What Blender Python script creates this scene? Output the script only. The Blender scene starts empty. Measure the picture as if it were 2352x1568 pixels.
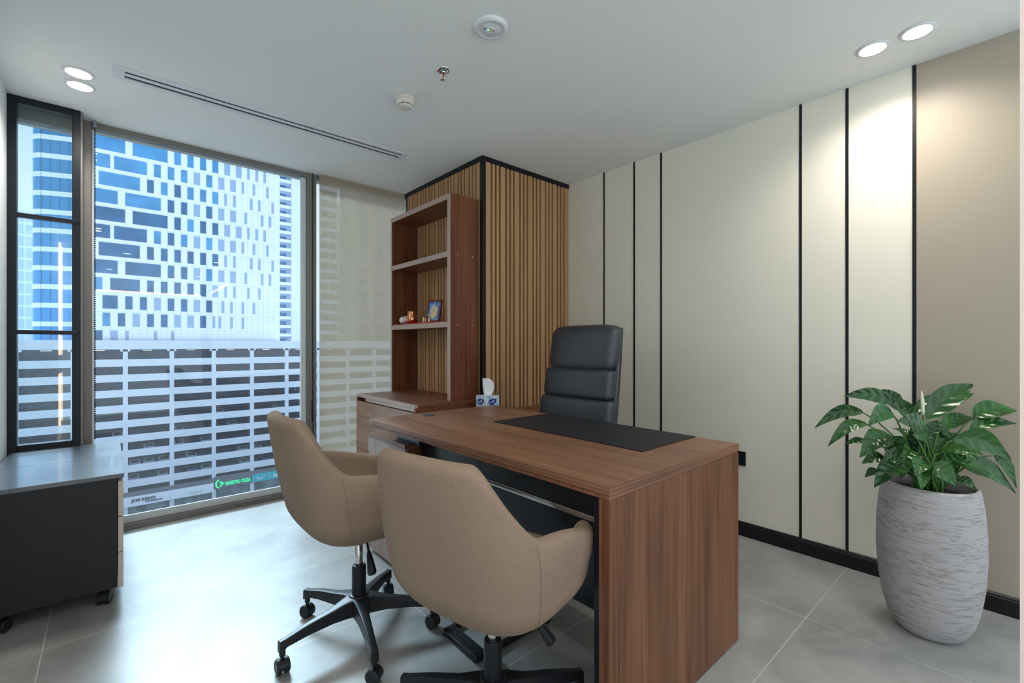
import bpy, math, random
from mathutils import Vector, Matrix
R = math.radians
S = bpy.context.scene
COL = S.collection

# ------------------------------------------------------------------ camera
cam = bpy.data.cameras.new('camera')
cam.sensor_width = 36.0
cam.lens = 36.0 * 1050.0 / 2352.0
cam.shift_y = 6.0 / 2352.0
cam.clip_end = 1000
cam.clip_start = 0.02
co = bpy.data.objects.new('camera', cam)
COL.objects.link(co)
co.location = (0, 0, 1.14)
co.rotation_euler = (R(90), 0, R(-41.4))
S.camera = co

# ------------------------------------------------------------------ world, sun, exposure
W = bpy.data.worlds.new('hazy_sky'); S.world = W
W.use_nodes = True
wn = W.node_tree.nodes; wl = W.node_tree.links
bg = wn['Background']
tc = wn.new('ShaderNodeTexCoord'); sx = wn.new('ShaderNodeSeparateXYZ'); rp = wn.new('ShaderNodeValToRGB')
wl.new(tc.outputs['Generated'], sx.inputs[0]); wl.new(sx.outputs['Z'], rp.inputs[0])
rp.color_ramp.elements[0].position = 0.0; rp.color_ramp.elements[0].color = (0.74, 0.85, 0.97, 1)
rp.color_ramp.elements[1].position = 0.5; rp.color_ramp.elements[1].color = (0.48, 0.68, 0.98, 1)
wl.new(rp.outputs[0], bg.inputs[0])
bg.inputs[1].default_value = 1.25
sun = bpy.data.lights.new('sun', 'SUN')
sun.energy = 33.0; sun.angle = R(40); sun.color = (0.66, 0.86, 1.0)
so = bpy.data.objects.new('sun', sun); COL.objects.link(so)
so.location = (0.5, 20, 25)
so.rotation_euler = Vector((-0.05, -0.60, -0.80)).to_track_quat('-Z', 'Y').to_euler()

vs = S.view_settings
S.display_settings.display_device = 'sRGB'
vs.view_transform = 'Standard'; vs.look = 'None'; vs.gamma = 1.0; vs.use_curve_mapping = False
vs.exposure = 0.12
LAMP = 25.0          # watts of each downlight

# ------------------------------------------------------------------ materials
def new_mat(name):
    m = bpy.data.materials.new(name); m.use_nodes = True
    return m, m.node_tree.nodes, m.node_tree.links, m.node_tree.nodes['Principled BSDF']

def mat(name, col, rough=0.5, metal=0.0, spec=0.5, var=0.0, vscale=20.0, bump=0.0, bscale=60.0, stretch=None, coat=0.0):
    m, n, l, b = new_mat(name)
    b.inputs['Base Color'].default_value = (*col, 1)
    b.inputs['Roughness'].default_value = rough
    b.inputs['Metallic'].default_value = metal
    b.inputs['Specular IOR Level'].default_value = spec
    b.inputs['Coat Weight'].default_value = coat
    if var or bump:
        t = n.new('ShaderNodeTexCoord'); mp = n.new('ShaderNodeMapping')
        if stretch: mp.inputs['Scale'].default_value = stretch
        l.new(t.outputs['Object'], mp.inputs[0])
    if var:
        ns = n.new('ShaderNodeTexNoise'); ns.inputs['Scale'].default_value = vscale; ns.inputs['Detail'].default_value = 6
        l.new(mp.outputs[0], ns.inputs['Vector'])
        r = n.new('ShaderNodeValToRGB')
        r.color_ramp.elements[0].position = 0.3; r.color_ramp.elements[1].position = 0.7
        r.color_ramp.elements[0].color = (*[c * (1 - var) for c in col], 1)
        r.color_ramp.elements[1].color = (*[min(1, c * (1 + var)) for c in col], 1)
        l.new(ns.outputs[0], r.inputs[0]); l.new(r.outputs[0], b.inputs['Base Color'])
    if bump:
        n2 = n.new('ShaderNodeTexNoise'); n2.inputs['Scale'].default_value = bscale; n2.inputs['Detail'].default_value = 4
        l.new(mp.outputs[0], n2.inputs['Vector'])
        bp = n.new('ShaderNodeBump'); bp.inputs['Strength'].default_value = bump; bp.inputs['Distance'].default_value = 0.01
        l.new(n2.outputs[0], bp.inputs['Height']); l.new(bp.outputs[0], b.inputs['Normal'])
    return m

def wood(name, dark, light, axis='Z', rough=0.38, fine=90.0, spec=0.4):
    """long grain along the given axis"""
    m, n, l, b = new_mat(name)
    t = n.new('ShaderNodeTexCoord')
    def noise(across, along, detail, dist):
        mp = n.new('ShaderNodeMapping')
        sc = [across] * 3; sc['XYZ'.index(axis)] = along
        mp.inputs['Scale'].default_value = sc
        l.new(t.outputs['Object'], mp.inputs[0])
        ns = n.new('ShaderNodeTexNoise'); ns.inputs['Scale'].default_value = 1.0
        ns.inputs['Detail'].default_value = detail; ns.inputs['Distortion'].default_value = dist
        l.new(mp.outputs[0], ns.inputs['Vector'])
        return ns
    a = noise(9.0, 0.7, 3, 0.9); c = noise(fine, 1.6, 4, 0.2)
    mx = n.new('ShaderNodeMix'); mx.data_type = 'FLOAT'; mx.inputs[0].default_value = 0.55
    l.new(a.outputs[0], mx.inputs[2]); l.new(c.outputs[0], mx.inputs[3])
    r = n.new('ShaderNodeValToRGB')
    r.color_ramp.elements[0].position = 0.36; r.color_ramp.elements[0].color = (*dark, 1)
    r.color_ramp.elements[1].position = 0.64; r.color_ramp.elements[1].color = (*light, 1)
    l.new(mx.outputs[0], r.inputs[0]); l.new(r.outputs[0], b.inputs['Base Color'])
    b.inputs['Roughness'].default_value = rough; b.inputs['Specular IOR Level'].default_value = spec
    return m

def emit(name, col, strength):
    m, n, l, b = new_mat(name)
    b.inputs['Base Color'].default_value = (*col, 1)
    b.inputs['Emission Color'].default_value = (*col, 1)
    b.inputs['Emission Strength'].default_value = strength
    return m

def glass(name, tint=(0.93, 0.97, 0.98), film=0.008):
    m, n, l, b = new_mat(name)
    n.remove(b)
    out = n['Material Output']
    tr = n.new('ShaderNodeBsdfTransparent'); tr.inputs[0].default_value = (*tint, 1)
    gl = n.new('ShaderNodeBsdfGlossy'); gl.inputs['Roughness'].default_value = 0.0
    gl.inputs[0].default_value = (1, 1, 1, 1)
    fr = n.new('ShaderNodeFresnel'); fr.inputs[0].default_value = 1.45
    mx = n.new('ShaderNodeMixShader')
    dust = n.new('ShaderNodeBsdfTranslucent'); dust.inputs[0].default_value = (0.8, 0.8, 0.8, 1)
    tcd = n.new('ShaderNodeTexCoord'); nd = n.new('ShaderNodeTexNoise'); nd.inputs['Scale'].default_value = 160; nd.inputs['Detail'].default_value = 3
    l.new(tcd.outputs['Object'], nd.inputs['Vector'])
    rd = n.new('ShaderNodeValToRGB')
    rd.color_ramp.elements[0].position = 0.35; rd.color_ramp.elements[0].color = (film * .7,) * 3 + (1,)
    rd.color_ramp.elements[1].position = 0.75; rd.color_ramp.elements[1].color = (film * 1.5,) * 3 + (1,)
    l.new(nd.outputs[0], rd.inputs[0])
    md = n.new('ShaderNodeMixShader'); l.new(rd.outputs[0], md.inputs[0]); l.new(tr.outputs[0], md.inputs[1]); l.new(dust.outputs[0], md.inputs[2])
    l.new(fr.outputs[0], mx.inputs[0]); l.new(md.outputs[0], mx.inputs[1]); l.new(gl.outputs[0], mx.inputs[2])
    l.new(mx.outputs[0], out.inputs[0])
    return m

def sheer(name, col, clear):
    m, n, l, b = new_mat(name)
    n.remove(b)
    out = n['Material Output']
    tr = n.new('ShaderNodeBsdfTransparent')
    df = n.new('ShaderNodeBsdfDiffuse'); df.inputs[0].default_value = (*col, 1)
    tl = n.new('ShaderNodeBsdfTranslucent'); tl.inputs[0].default_value = (*col, 1)
    m1 = n.new('ShaderNodeMixShader'); m1.inputs[0].default_value = 0.40
    l.new(df.outputs[0], m1.inputs[1]); l.new(tl.outputs[0], m1.inputs[2])
    m2 = n.new('ShaderNodeMixShader'); m2.inputs[0].default_value = clear
    l.new(m1.outputs[0], m2.inputs[1]); l.new(tr.outputs[0], m2.inputs[2])
    l.new(m2.outputs[0], out.inputs[0])
    return m

def grid_lines(m, base_socket_from, b, n, l, axes, line_col):
    """thin joints at regular spacing along object axes; axes = [(index, origin, pitch, width)]"""
    t = n.new('ShaderNodeTexCoord'); sp = n.new('ShaderNodeSeparateXYZ'); l.new(t.outputs['Object'], sp.inputs[0])
    acc = None
    for (i, o, p, w) in axes:
        a = n.new('ShaderNodeMath'); a.operation = 'SUBTRACT'; a.inputs[1].default_value = o - 100 * p
        l.new(sp.outputs[i], a.inputs[0])
        d = n.new('ShaderNodeMath'); d.operation = 'MODULO'; d.inputs[1].default_value = p; l.new(a.outputs[0], d.inputs[0])
        c = n.new('ShaderNodeMath'); c.operation = 'LESS_THAN'; c.inputs[1].default_value = w; l.new(d.outputs[0], c.inputs[0])
        if acc is None: acc = c
        else:
            mx = n.new('ShaderNodeMath'); mx.operation = 'MAXIMUM'
            l.new(acc.outputs[0], mx.inputs[0]); l.new(c.outputs[0], mx.inputs[1]); acc = mx
    mm = n.new('ShaderNodeMix'); mm.data_type = 'RGBA'
    l.new(acc.outputs[0], mm.inputs[0])
    if base_socket_from is not None: l.new(base_socket_from, mm.inputs[6])
    else: mm.inputs[6].default_value = b.inputs['Base Color'].default_value
    mm.inputs[7].default_value = (*line_col, 1)
    l.new(mm.outputs[2], b.inputs['Base Color'])

def floor_mat():
    m, n, l, b = new_mat('cement_tile')
    t = n.new('ShaderNodeTexCoord')
    a = n.new('ShaderNodeTexNoise'); a.inputs['Scale'].default_value = 2.2; a.inputs['Detail'].default_value = 9; a.inputs['Roughness'].default_value = 0.62; a.inputs['Distortion'].default_value = 0.4
    l.new(t.outputs['Object'], a.inputs['Vector'])
    r = n.new('ShaderNodeValToRGB')
    r.color_ramp.elements[0].position = 0.33; r.color_ramp.elements[0].color = (0.235, 0.235, 0.225, 1)
    r.color_ramp.elements[1].position = 0.68; r.color_ramp.elements[1].color = (0.40, 0.395, 0.38, 1)
    l.new(a.outputs[0], r.inputs[0])
    grid_lines(m, r.outputs[0], b, n, l, [(0, -0.188, 1.182, 0.0035), (1, 0.617, 0.606, 0.0035)], (0.52, 0.51, 0.48))
    b.inputs['Roughness'].default_value = 0.34
    b.inputs['Specular IOR Level'].default_value = 0.45
    return m

M = {}
M['floor'] = floor_mat()
M['ceiling'] = mat('ceiling_paint', (0.84, 0.835, 0.82), 0.8, spec=0.2)
M['cream'] = mat('cream_wall_paint', (0.80, 0.755, 0.64), 0.42, spec=0.35)
M['taupe'] = mat('taupe_wall_paint', (0.40, 0.345, 0.27), 0.42, spec=0.35)
M['white'] = mat('white_paint', (0.85, 0.86, 0.84), 0.5)
M['jamb'] = mat('pale_door_jamb', (0.80, 0.66, 0.57), 0.5)
M['black'] = mat('black_trim', (0.007, 0.008, 0.010), 0.38, spec=.3)
M['blackmetal'] = mat('black_frame_metal', (0.007, 0.011, 0.016), 0.35, spec=.3)
M['alu'] = mat('light_aluminium', (0.27, 0.30, 0.32), 0.4, metal=0.3)
M['bead'] = mat('daylit_aluminium', (0.62, 0.66, 0.68), 0.45)  # paler than the frame: daylight on the bead put into its colour
M['alu_dark'] = mat('grey_aluminium', (0.20, 0.19, 0.175), 0.45, metal=0.4)
M['glass'] = glass('clear_glass')
M['blind'] = sheer('beige_screen_fabric', (0.45, 0.355, 0.25), 0.18)
M['walnut_y'] = wood('walnut_laminate_long', (0.115, 0.050, 0.027), (0.30, 0.148, 0.085), 'Y', fine=130, spec=.3)
M['walnut_z'] = wood('walnut_laminate_upright', (0.090, 0.034, 0.015), (0.25, 0.108, 0.052), 'Z', fine=150, spec=.25)
M['walnut_x'] = wood('walnut_laminate_cross', (0.10, 0.042, 0.022), (0.27, 0.125, 0.07), 'X', fine=200, spec=.25)
M['pale_z'] = wood('pale_walnut_front', (0.25, 0.17, 0.14), (0.38, 0.28, 0.235), 'Z')
M['shelf_z'] = wood('shaded_walnut_upright', (0.105, 0.033, 0.015), (0.215, 0.076, 0.036), 'Z', fine=60, spec=.25)  # same walnut as the desk, shelf shade put into a darker, redder colour
M['shelf_y'] = wood('shaded_walnut_long', (0.105, 0.034, 0.016), (0.225, 0.083, 0.04), 'Y', fine=60, spec=.35)
M['front_y'] = wood('light_walnut_drawer', (0.27, 0.145, 0.09), (0.38, 0.22, 0.145), 'Y', fine=40)
M['edge'] = mat('pale_edge_band', (0.42, 0.30, 0.25), 0.35)
M['slat'] = wood('oak_slat', (0.43, 0.235, 0.105), (0.53, 0.31, 0.15), 'Z', rough=0.45, fine=50)
M['slat_back'] = mat('dark_backing', (0.014, 0.008, 0.006), 0.8)
M['fabric'] = mat('taupe_upholstery', (0.295, 0.210, 0.152), 0.95, spec=0.15, var=0.13, vscale=330, bump=0.3, bscale=1100)
M['seam'] = mat('seam_thread', (0.245, 0.172, 0.124), 0.9)
M['leather'] = mat('black_leather', (0.026, 0.032, 0.040), 0.42, spec=0.75, bump=0.10, bscale=260)
M['plastic'] = mat('black_plastic', (0.012, 0.013, 0.016), 0.40, spec=.35, bump=0.03, bscale=500)
M['chrome'] = mat('chrome', (0.72, 0.71, 0.69), 0.16, metal=1.0)
M['steel'] = mat('brushed_steel', (0.6, 0.6, 0.6), 0.3, metal=1.0)
M['matblack'] = mat('black_desk_mat', (0.012, 0.012, 0.015), 0.6, spec=.3, bump=0.1, bscale=400)
M['panelblack'] = mat('black_laminate', (0.010, 0.013, 0.018), 0.32)
M['charcoal'] = mat('charcoal_laminate', (0.016, 0.0145, 0.0155), 0.45, spec=.35, var=0.2, vscale=300)
M['charcoal_top_sheen'] = mat('charcoal_top_sheen', (0.07, 0.08, 0.10), 0.28, spec=1.0, coat=0.3)  # base colour lifted and blued to carry the window's reflection
M['beigefront'] = mat('beige_drawer_front', (0.60, 0.49, 0.40), 0.45)
M['stone'] = None
M['soil'] = mat('dark_soil', (0.05, 0.03, 0.02), 0.95, var=0.5, vscale=60, bump=0.8, bscale=60)
M['stem'] = mat('green_stem', (0.06, 0.17, 0.03), 0.45)
M['spathe'] = mat('white_spathe', (0.75, 0.78, 0.6), 0.5)
M['paper'] = mat('white_tissue', (0.86, 0.86, 0.86), 0.8)
M['copper'] = mat('copper', (0.80, 0.36, 0.17), 0.24, metal=1.0)
M['brass'] = mat('brass', (0.80, 0.55, 0.25), 0.28, metal=1.0)
M['redcloth'] = mat('red_cloth', (0.55, 0.012, 0.02), 0.7)
M['whitecloth'] = mat('white_cloth', (0.75, 0.72, 0.74), 0.85)
M['mahogany'] = mat('dark_red_frame', (0.13, 0.012, 0.010), 0.3)
M['detector'] = mat('cream_plastic', (0.72, 0.66, 0.58), 0.4)
M['whiteplastic'] = mat('white_plastic', (0.72, 0.72, 0.75), 0.4)
M['dark'] = mat('dark_slot', (0.03, 0.032, 0.032), 0.6)
M['lamp'] = emit('lamp_diffuser', (1.0, 0.98, 0.95), 14.0)
M['led_green'] = emit('green_led', (0.1, 1.0, 0.35), 3.0)
M['led_warm'] = emit('warm_led', (1.0, 0.62, 0.36), 14.0)

def stone_mat():
    m, n, l, b = new_mat('textured_grey_stone')
    t = n.new('ShaderNodeTexCoord'); mp = n.new('ShaderNodeMapping')
    mp.inputs['Scale'].default_value = (15, 15, 95); mp.inputs['Rotation'].default_value = (0.10, 0.06, 0)
    l.new(t.outputs['Object'], mp.inputs[0])
    a = n.new('ShaderNodeTexNoise'); a.inputs['Scale'].default_value = 1.0; a.inputs['Detail'].default_value = 7
    a.inputs['Roughness'].default_value = 0.6; a.inputs['Distortion'].default_value = 1.1
    l.new(mp.outputs[0], a.inputs['Vector'])
    r = n.new('ShaderNodeValToRGB')
    r.color_ramp.elements[0].position = 0.36; r.color_ramp.elements[0].color = (0.285, 0.26, 0.24, 1)
    r.color_ramp.elements[1].position = 0.52; r.color_ramp.elements[1].color = (0.43, 0.415, 0.42, 1)
    l.new(a.outputs[0], r.inputs[0]); l.new(r.outputs[0], b.inputs['Base Color'])
    bp = n.new('ShaderNodeBump'); bp.inputs['Strength'].default_value = 0.5; bp.inputs['Distance'].default_value = 0.006
    l.new(r.outputs[0], bp.inputs['Height']); l.new(bp.outputs[0], b.inputs['Normal'])
    b.inputs['Roughness'].default_value = 0.75
    return m
M['stone'] = stone_mat()

def leaf_mat():
    m, n, l, b = new_mat('glossy_leaf')
    t = n.new('ShaderNodeTexCoord')
    a = n.new('ShaderNodeTexNoise'); a.inputs['Scale'].default_value = 7; a.inputs['Detail'].default_value = 3
    l.new(t.outputs['Object'], a.inputs['Vector'])
    r = n.new('ShaderNodeValToRGB')
    r.color_ramp.elements[0].position = 0.3; r.color_ramp.elements[0].color = (0.006, 0.040, 0.007, 1)
    r.color_ramp.elements[1].position = 0.75; r.color_ramp.elements[1].color = (0.030, 0.135, 0.014, 1)
    l.new(a.outputs[0], r.inputs[0]); l.new(r.outputs[0], b.inputs['Base Color'])
    b.inputs['Roughness'].default_value = 0.26; b.inputs['Specular IOR Level'].default_value = 0.5
    return m
M['leaf'] = leaf_mat()

# ------------------------------------------------------------------ mesh helpers
class MB:
    def __init__(s): s.v = []; s.f = []
    def add(s, vs, fs):
        o = len(s.v); s.v += [tuple(p) for p in vs]; s.f += [tuple(i + o for i in f) for f in fs]; return s
    def box(s, x0, x1, y0, y1, z0, z1):
        v = [(x0, y0, z0), (x1, y0, z0), (x1, y1, z0), (x0, y1, z0), (x0, y0, z1), (x1, y0, z1), (x1, y1, z1), (x0, y1, z1)]
        return s.add(v, [(0, 3, 2, 1), (4, 5, 6, 7), (0, 1, 5, 4), (1, 2, 6, 5), (2, 3, 7, 6), (3, 0, 4, 7)])
    def lathe(s, prof, n=32, c=(0, 0, 0), axis='Z', cap=True):
        """prof = [(radius, height)]"""
        vs = []
        for (r, h) in prof:
            for k in range(n):
                a = 2 * math.pi * k / n
                p = (r * math.cos(a), r * math.sin(a), h)
                if axis == 'X': p = (p[2], p[0], p[1])
                if axis == 'Y': p = (p[1], p[2], p[0])
                vs.append((p[0] + c[0], p[1] + c[1], p[2] + c[2]))
        fs = []
        for i in range(len(prof) - 1):
            for k in range(n):
                fs.append((i * n + k, i * n + (k + 1) % n, (i + 1) * n + (k + 1) % n, (i + 1) * n + k))
        if cap:
            fs.append(tuple(range(n - 1, -1, -1))); fs.append(tuple((len(prof) - 1) * n + k for k in range(n)))
        return s.add(vs, fs)
    def tube(s, pts, r, n=8):
        pts = [Vector(p) for p in pts]; vs = []; up = Vector((0.13, 0.31, 0.94))
        for i, p in enumerate(pts):
            d = (pts[min(i + 1, len(pts) - 1)] - pts[max(i - 1, 0)]).normalized()
            a = d.cross(up)
            if a.length < 1e-3: a = d.cross(Vector((1, 0, 0)))
            a.normalize(); b = d.cross(a)
            rr = r[i] if isinstance(r, (list, tuple)) else r
            for k in range(n):
                t = 2 * math.pi * k / n
                vs.append(p + a * (rr * math.cos(t)) + b * (rr * math.sin(t)))
        fs = []
        for i in range(len(pts) - 1):
            for k in range(n):
                fs.append((i * n + k, i * n + (k + 1) % n, (i + 1) * n + (k + 1) % n, (i + 1) * n + k))
        fs.append(tuple(range(n - 1, -1, -1))); fs.append(tuple((len(pts) - 1) * n + k for k in range(n)))
        return s.add(vs, fs)
    def grid(s, fn, nu, nv, wrap=False):
        vs = [fn(i, j) for j in range(nv + 1) for i in range(nu if wrap else nu + 1)]
        w = nu if wrap else nu + 1
        fs = [(j * w + i, j * w + (i + 1) % w, (j + 1) * w + (i + 1) % w, (j + 1) * w + i) for j in range(nv) for i in range(nu)]
        return s.add(vs, fs)
    def pad(s, c, sz, e1=0.35, e2=0.45, nu=40, nv=24, warp=None):
        """soft rounded block: superellipsoid, sz = half sizes; e1 profile in depth (x), e2 outline (y, z)"""
        def sg(a, e): return math.copysign(abs(a) ** e, a)
        def fn(i, j):
            th = 2 * math.pi * i / nu; ph = -math.pi / 2 + math.pi * (j + 0.02) / (nv + 0.04)
            p = (sz[0] * sg(math.sin(ph), e1), sz[1] * sg(math.cos(ph), e1) * sg(math.cos(th), e2), sz[2] * sg(math.cos(ph), e1) * sg(math.sin(th), e2))
            if warp: p = warp(p)
            return (p[0] + c[0], p[1] + c[1], p[2] + c[2])
        o = len(s.v)
        s.grid(fn, nu, nv, wrap=True)
        s.f.append(tuple(o + k for k in range(nu - 1, -1, -1))); s.f.append(tuple(o + nv * nu + k for k in range(nu)))
        return s
    def build(s, name, m, parent=None, origin=(0, 0, 0), smooth=False, bevel=0.0, seg=2, sub=0, solid=0.0, rot=None, loc=None):
        me = bpy.data.meshes.new(name)
        me.from_pydata([(p[0] - origin[0], p[1] - origin[1], p[2] - origin[2]) for p in s.v], [], s.f)
        me.update()
        me.materials.append(m)
        import bmesh
        bm = bmesh.new(); bm.from_mesh(me); bmesh.ops.recalc_face_normals(bm, faces=bm.faces[:]); bm.to_mesh(me); bm.free()
        o = bpy.data.objects.new(name, me); COL.objects.link(o)
        if parent: o.parent = parent
        else: o.location = origin
        if loc: o.location = loc
        if rot: o.rotation_euler = rot
        if solid:
            md = o.modifiers.new('solid', 'SOLIDIFY'); md.thickness = solid; md.offset = 0
        if bevel:
            md = o.modifiers.new('bevel', 'BEVEL'); md.width = bevel; md.segments = seg; md.limit_method = 'ANGLE'; md.angle_limit = R(40)
        if sub:
            md = o.modifiers.new('sub', 'SUBSURF'); md.levels = sub; md.render_levels = sub
        if smooth:
            me.polygons.foreach_set('use_smooth', [True] * len(me.polygons))
        elif bevel:
            me.polygons.foreach_set('use_smooth', [True] * len(me.polygons))
            md = o.modifiers.new('wn', 'WEIGHTED_NORMAL'); md.keep_sharp = True
        return o

def B(*a): return MB().box(*a)

def tag(o, label=None, cat=None, group=None, kind=None):
    if label: o['label'] = label
    if cat: o['category'] = cat
    if group: o['group'] = group
    if kind: o['kind'] = kind
    return o

def thing(name, label, cat, loc=(0, 0, 0), rz=0.0, group=None):
    o = bpy.data.objects.new(name, None); COL.objects.link(o)
    o.empty_display_size = 0.1
    o.location = loc; o.rotation_euler = (0, 0, rz)
    return tag(o, label, cat, group)

def struct(name, mb, m, parent=None, **k):
    o = mb.build(name, m, parent, **k)
    if parent is None: o['kind'] = 'structure'
    return o

def kids(o): return [c for c in bpy.data.objects if c.parent == o]

def copy_tree(o, parent=None):
    c = o.copy(); COL.objects.link(c)
    if parent: c.parent = parent
    for ch in kids(o): copy_tree(ch, c)
    return c

def text(body, size, depth, name, m, parent=None, loc=(0, 0, 0), rot=(R(90), 0, 0), align='LEFT', sx=1.0, spacing=1.0, bold=0.0):
    cu = bpy.data.curves.new('lettering', 'FONT'); cu.body = body; cu.size = size; cu.extrude = depth
    cu.align_x = align; cu.space_character = spacing; cu.offset = bold; cu.resolution_u = 4
    tmp = bpy.data.objects.new('lettering', cu); COL.objects.link(tmp)
    dg = bpy.context.evaluated_depsgraph_get(); dg.update()
    me = bpy.data.meshes.new_from_object(tmp.evaluated_get(dg))
    bpy.data.objects.remove(tmp); bpy.data.curves.remove(cu)
    me.materials.clear(); me.materials.append(m)
    o = bpy.data.objects.new(name, me); COL.objects.link(o)
    o.location = loc; o.rotation_euler = rot; o.scale = (sx, 1, 1)
    if parent: o.parent = parent
    return o

# ================================================================== ROOM SHELL
H = 2.45; XW = 2.84; YW = 3.66; XL = -0.40
struct('floor', B(-3.2, 6.2, -2.4, 3.80, -0.12, 0.0), M['floor'])
struct('ceiling', B(-3.2, 6.2, -9.2, 3.80, H, H + 0.15), M['ceiling'])
# side wall behind the desk: cream panels and, beyond the thickest black strip, a taupe one
struct('wall_right', B(XW, XW + 0.12, 0.361, 3.80, 0, H), M['cream'])
struct('wall_right_panel', B(XW, XW + 0.12, -0.12, 0.361, 0, H), M['taupe'])
for i, (y, w) in enumerate([(2.155, .010), (1.888, .012), (1.674, .012), (0.832, .012), (0.622, .013), (0.361, .014)]):
    struct('trim_%d' % (i + 1), B(XW - 0.004, XW + 0.002, y - w / 2, y + w / 2, 0.08, H), M['black'])
mb = MB(); prof = [(0.016, 0.0), (0.016, 0.066), (0.012, 0.070), (0.012, 0.076), (0.005, 0.082), (0.0, 0.082), (0.0, 0.0)]
mb.add([(XW - a, 0.012, z) for a, z in prof] + [(XW - a, 2.516, z) for a, z in prof],
       [(i, (i + 1) % 7, 7 + (i + 1) % 7, 7 + i) for i in range(7)] + [tuple(range(6, -1, -1)), tuple(range(7, 14))])
struct('baseboard_right', mb, M['black'])
struct('wall_left', B(XL - 0.12, XL, 0.35, 3.80, 0, H), M['white'])
# post of the glazed front the room is seen through
struct('door_1', B(0.95, 1.05, -0.10, 0.0098, 0, H), M['jamb'])

# ------------------------------------------------------------------ windows
ZS = 0.035; ZT = 2.415
w1 = struct('window_1', B(-0.152, -0.078, YW, YW + 0.10, 0, H), M['alu_dark'], bevel=0.003)
struct('mullion', B(1.136, 1.205, YW - 0.005, YW + 0.10, 0, H), M['alu_dark'], w1, bevel=0.003)
struct('mullion_gasket', B(1.176, 1.182, YW - 0.007, YW - 0.004, 0.02, H), M['black'], w1)
struct('head_rail', B(-0.078, 1.136, YW, YW + 0.10, ZT, H), M['alu_dark'], w1)
struct('sill_rail', B(-0.078, 1.136, YW - 0.01, YW + 0.10, 0, ZS), M['alu_dark'], w1)
struct('glazing_bead', B(-0.078, 1.136, YW + 0.03, YW + 0.044, ZS, 0.082).box(1.098, 1.136, YW + 0.02, YW + 0.044, 0.082, ZT).box(-0.078, -0.066, YW + 0.02, YW + 0.044, 0.082, ZT), M['bead'], w1, bevel=0.003)
struct('pane', B(-0.07, 1.10, YW + 0.050, YW + 0.052, 0.04, ZT), M['glass'], w1)
# pane behind the blind, up to the column
w3 = struct('window_3', B(1.205, XW + 0.1, YW, YW + 0.10, 0, 0.10).box(1.205, XW + 0.1, YW, YW + 0.10, ZT, H), M['alu_dark'])
struct('pane', B(1.205, 1.95, YW + 0.050, YW + 0.052, 0.10, ZT), M['glass'], w3)
# narrow black framed window in front of the outer glazing
YB = 3.53
w2 = struct('window_2', B(XL, -0.365, YB, YB + 0.055, 0.50, H).box(-0.365, -0.155, YB, YB + 0.055, 2.412, H).box(-0.155, -0.120, YB, YB + 0.055, 0.50, H)
            .box(-0.365, -0.155, YB, YB + 0.055, 0.578, 0.604).box(-0.365, -0.155, YB, YB + 0.055, 0.0, 0.578), M['blackmetal'], bevel=0.002)
struct('glazing_bar', B(-0.365, -0.125, YB - 0.006, YB + 0.03, 1.812, 1.834), M['blackmetal'], w2, bevel=0.002)
struct('glazing_bar', B(-0.365, -0.125, YB - 0.006, YB + 0.03, 1.193, 1.215), M['blackmetal'], w2, bevel=0.002)
struct('pane', B(-0.365, -0.155, YB + 0.030, YB + 0.032, 0.604, 2.412), M['glass'], w2)
struct('outer_frame', B(-0.40, -0.152, YW, YW + 0.10, 2.375, H).box(-0.40, -0.152, YW, YW + 0.1, 0, 0.55), M['alu_dark'], w2)
struct('side_cover', B(-0.120, -0.112, YB + 0.01, YW, 0, H), M['alu_dark'], w2)
struct('outer_pane', B(-0.40, -0.152, YW + 0.050, YW + 0.052, 0.55, 2.375), M['glass'], w2)

# bead chain of the rolled-up blind
mb = MB()
for k in range(150):
    z = 0.585 + k * 0.0122
    mb.lathe([(0.0008, -0.0045), (0.0036, -0.002), (0.0036, 0.002), (0.0008, 0.0045)], 6, (-0.062, YW - 0.022 + (0.004 if k % 2 else 0), z))
ch = thing('blind_chain', 'black beaded pull chain hanging down beside the big window pane', 'chain', (-0.062, YW - 0.02, 0.58))
mb.tube([(-0.062, YW - 0.02, 0.585), (-0.062, YW - 0.02, H)], 0.0012, 6).build('bead_loop', M['blackmetal'], ch, (-0.062, YW - 0.02, 0.58), smooth=True)
B(-0.070, -0.054, YW - 0.032, YW - 0.008, 2.418, H).build('chain_bracket', M['alu'], ch, (-0.062, YW - 0.02, 0.58), bevel=0.002)

# lowered screen blind
bl = thing('roller_blind', 'lowered beige see-through roller blind next to the slatted column', 'blind', (1.57, YW - 0.05, 0))
def blindfn(i, j):
    x = 1.213 + (1.938 - 1.213) * i / 30; z = 0.03 + (H - 0.03) * j / 10
    return (x, YW - 0.045 + 0.0015 * math.sin(x * 40 + z), z)
MB().grid(blindfn, 30, 10).build('screen_fabric', M['blind'], bl, (1.57, YW - 0.05, 0), smooth=True)
B(1.213, 1.936, YW - 0.052, YW - 0.038, 0.012, 0.034).build('bottom_bar', M['alu_dark'], bl, (1.57, YW - 0.05, 0), bevel=0.003)
wd = MB().tube([(1.172, YW - 0.02, H), (1.172, YW - 0.02, 0.72)], 0.0025, 8)
wd.tube([(1.172, YW - 0.02, 0.72), (1.172, YW - 0.02, 0.705), (1.172, YW - 0.02, 0.56), (1.172, YW - 0.02, 0.54)], [0.003, 0.0065, 0.0065, 0.003], 10)
tag(wd.build('blind_wand', M['blackmetal'], None, (1.172, YW - 0.02, 0.54), smooth=True), 'thin dark blind wand hanging against the grey window mullion', 'wand')

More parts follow.
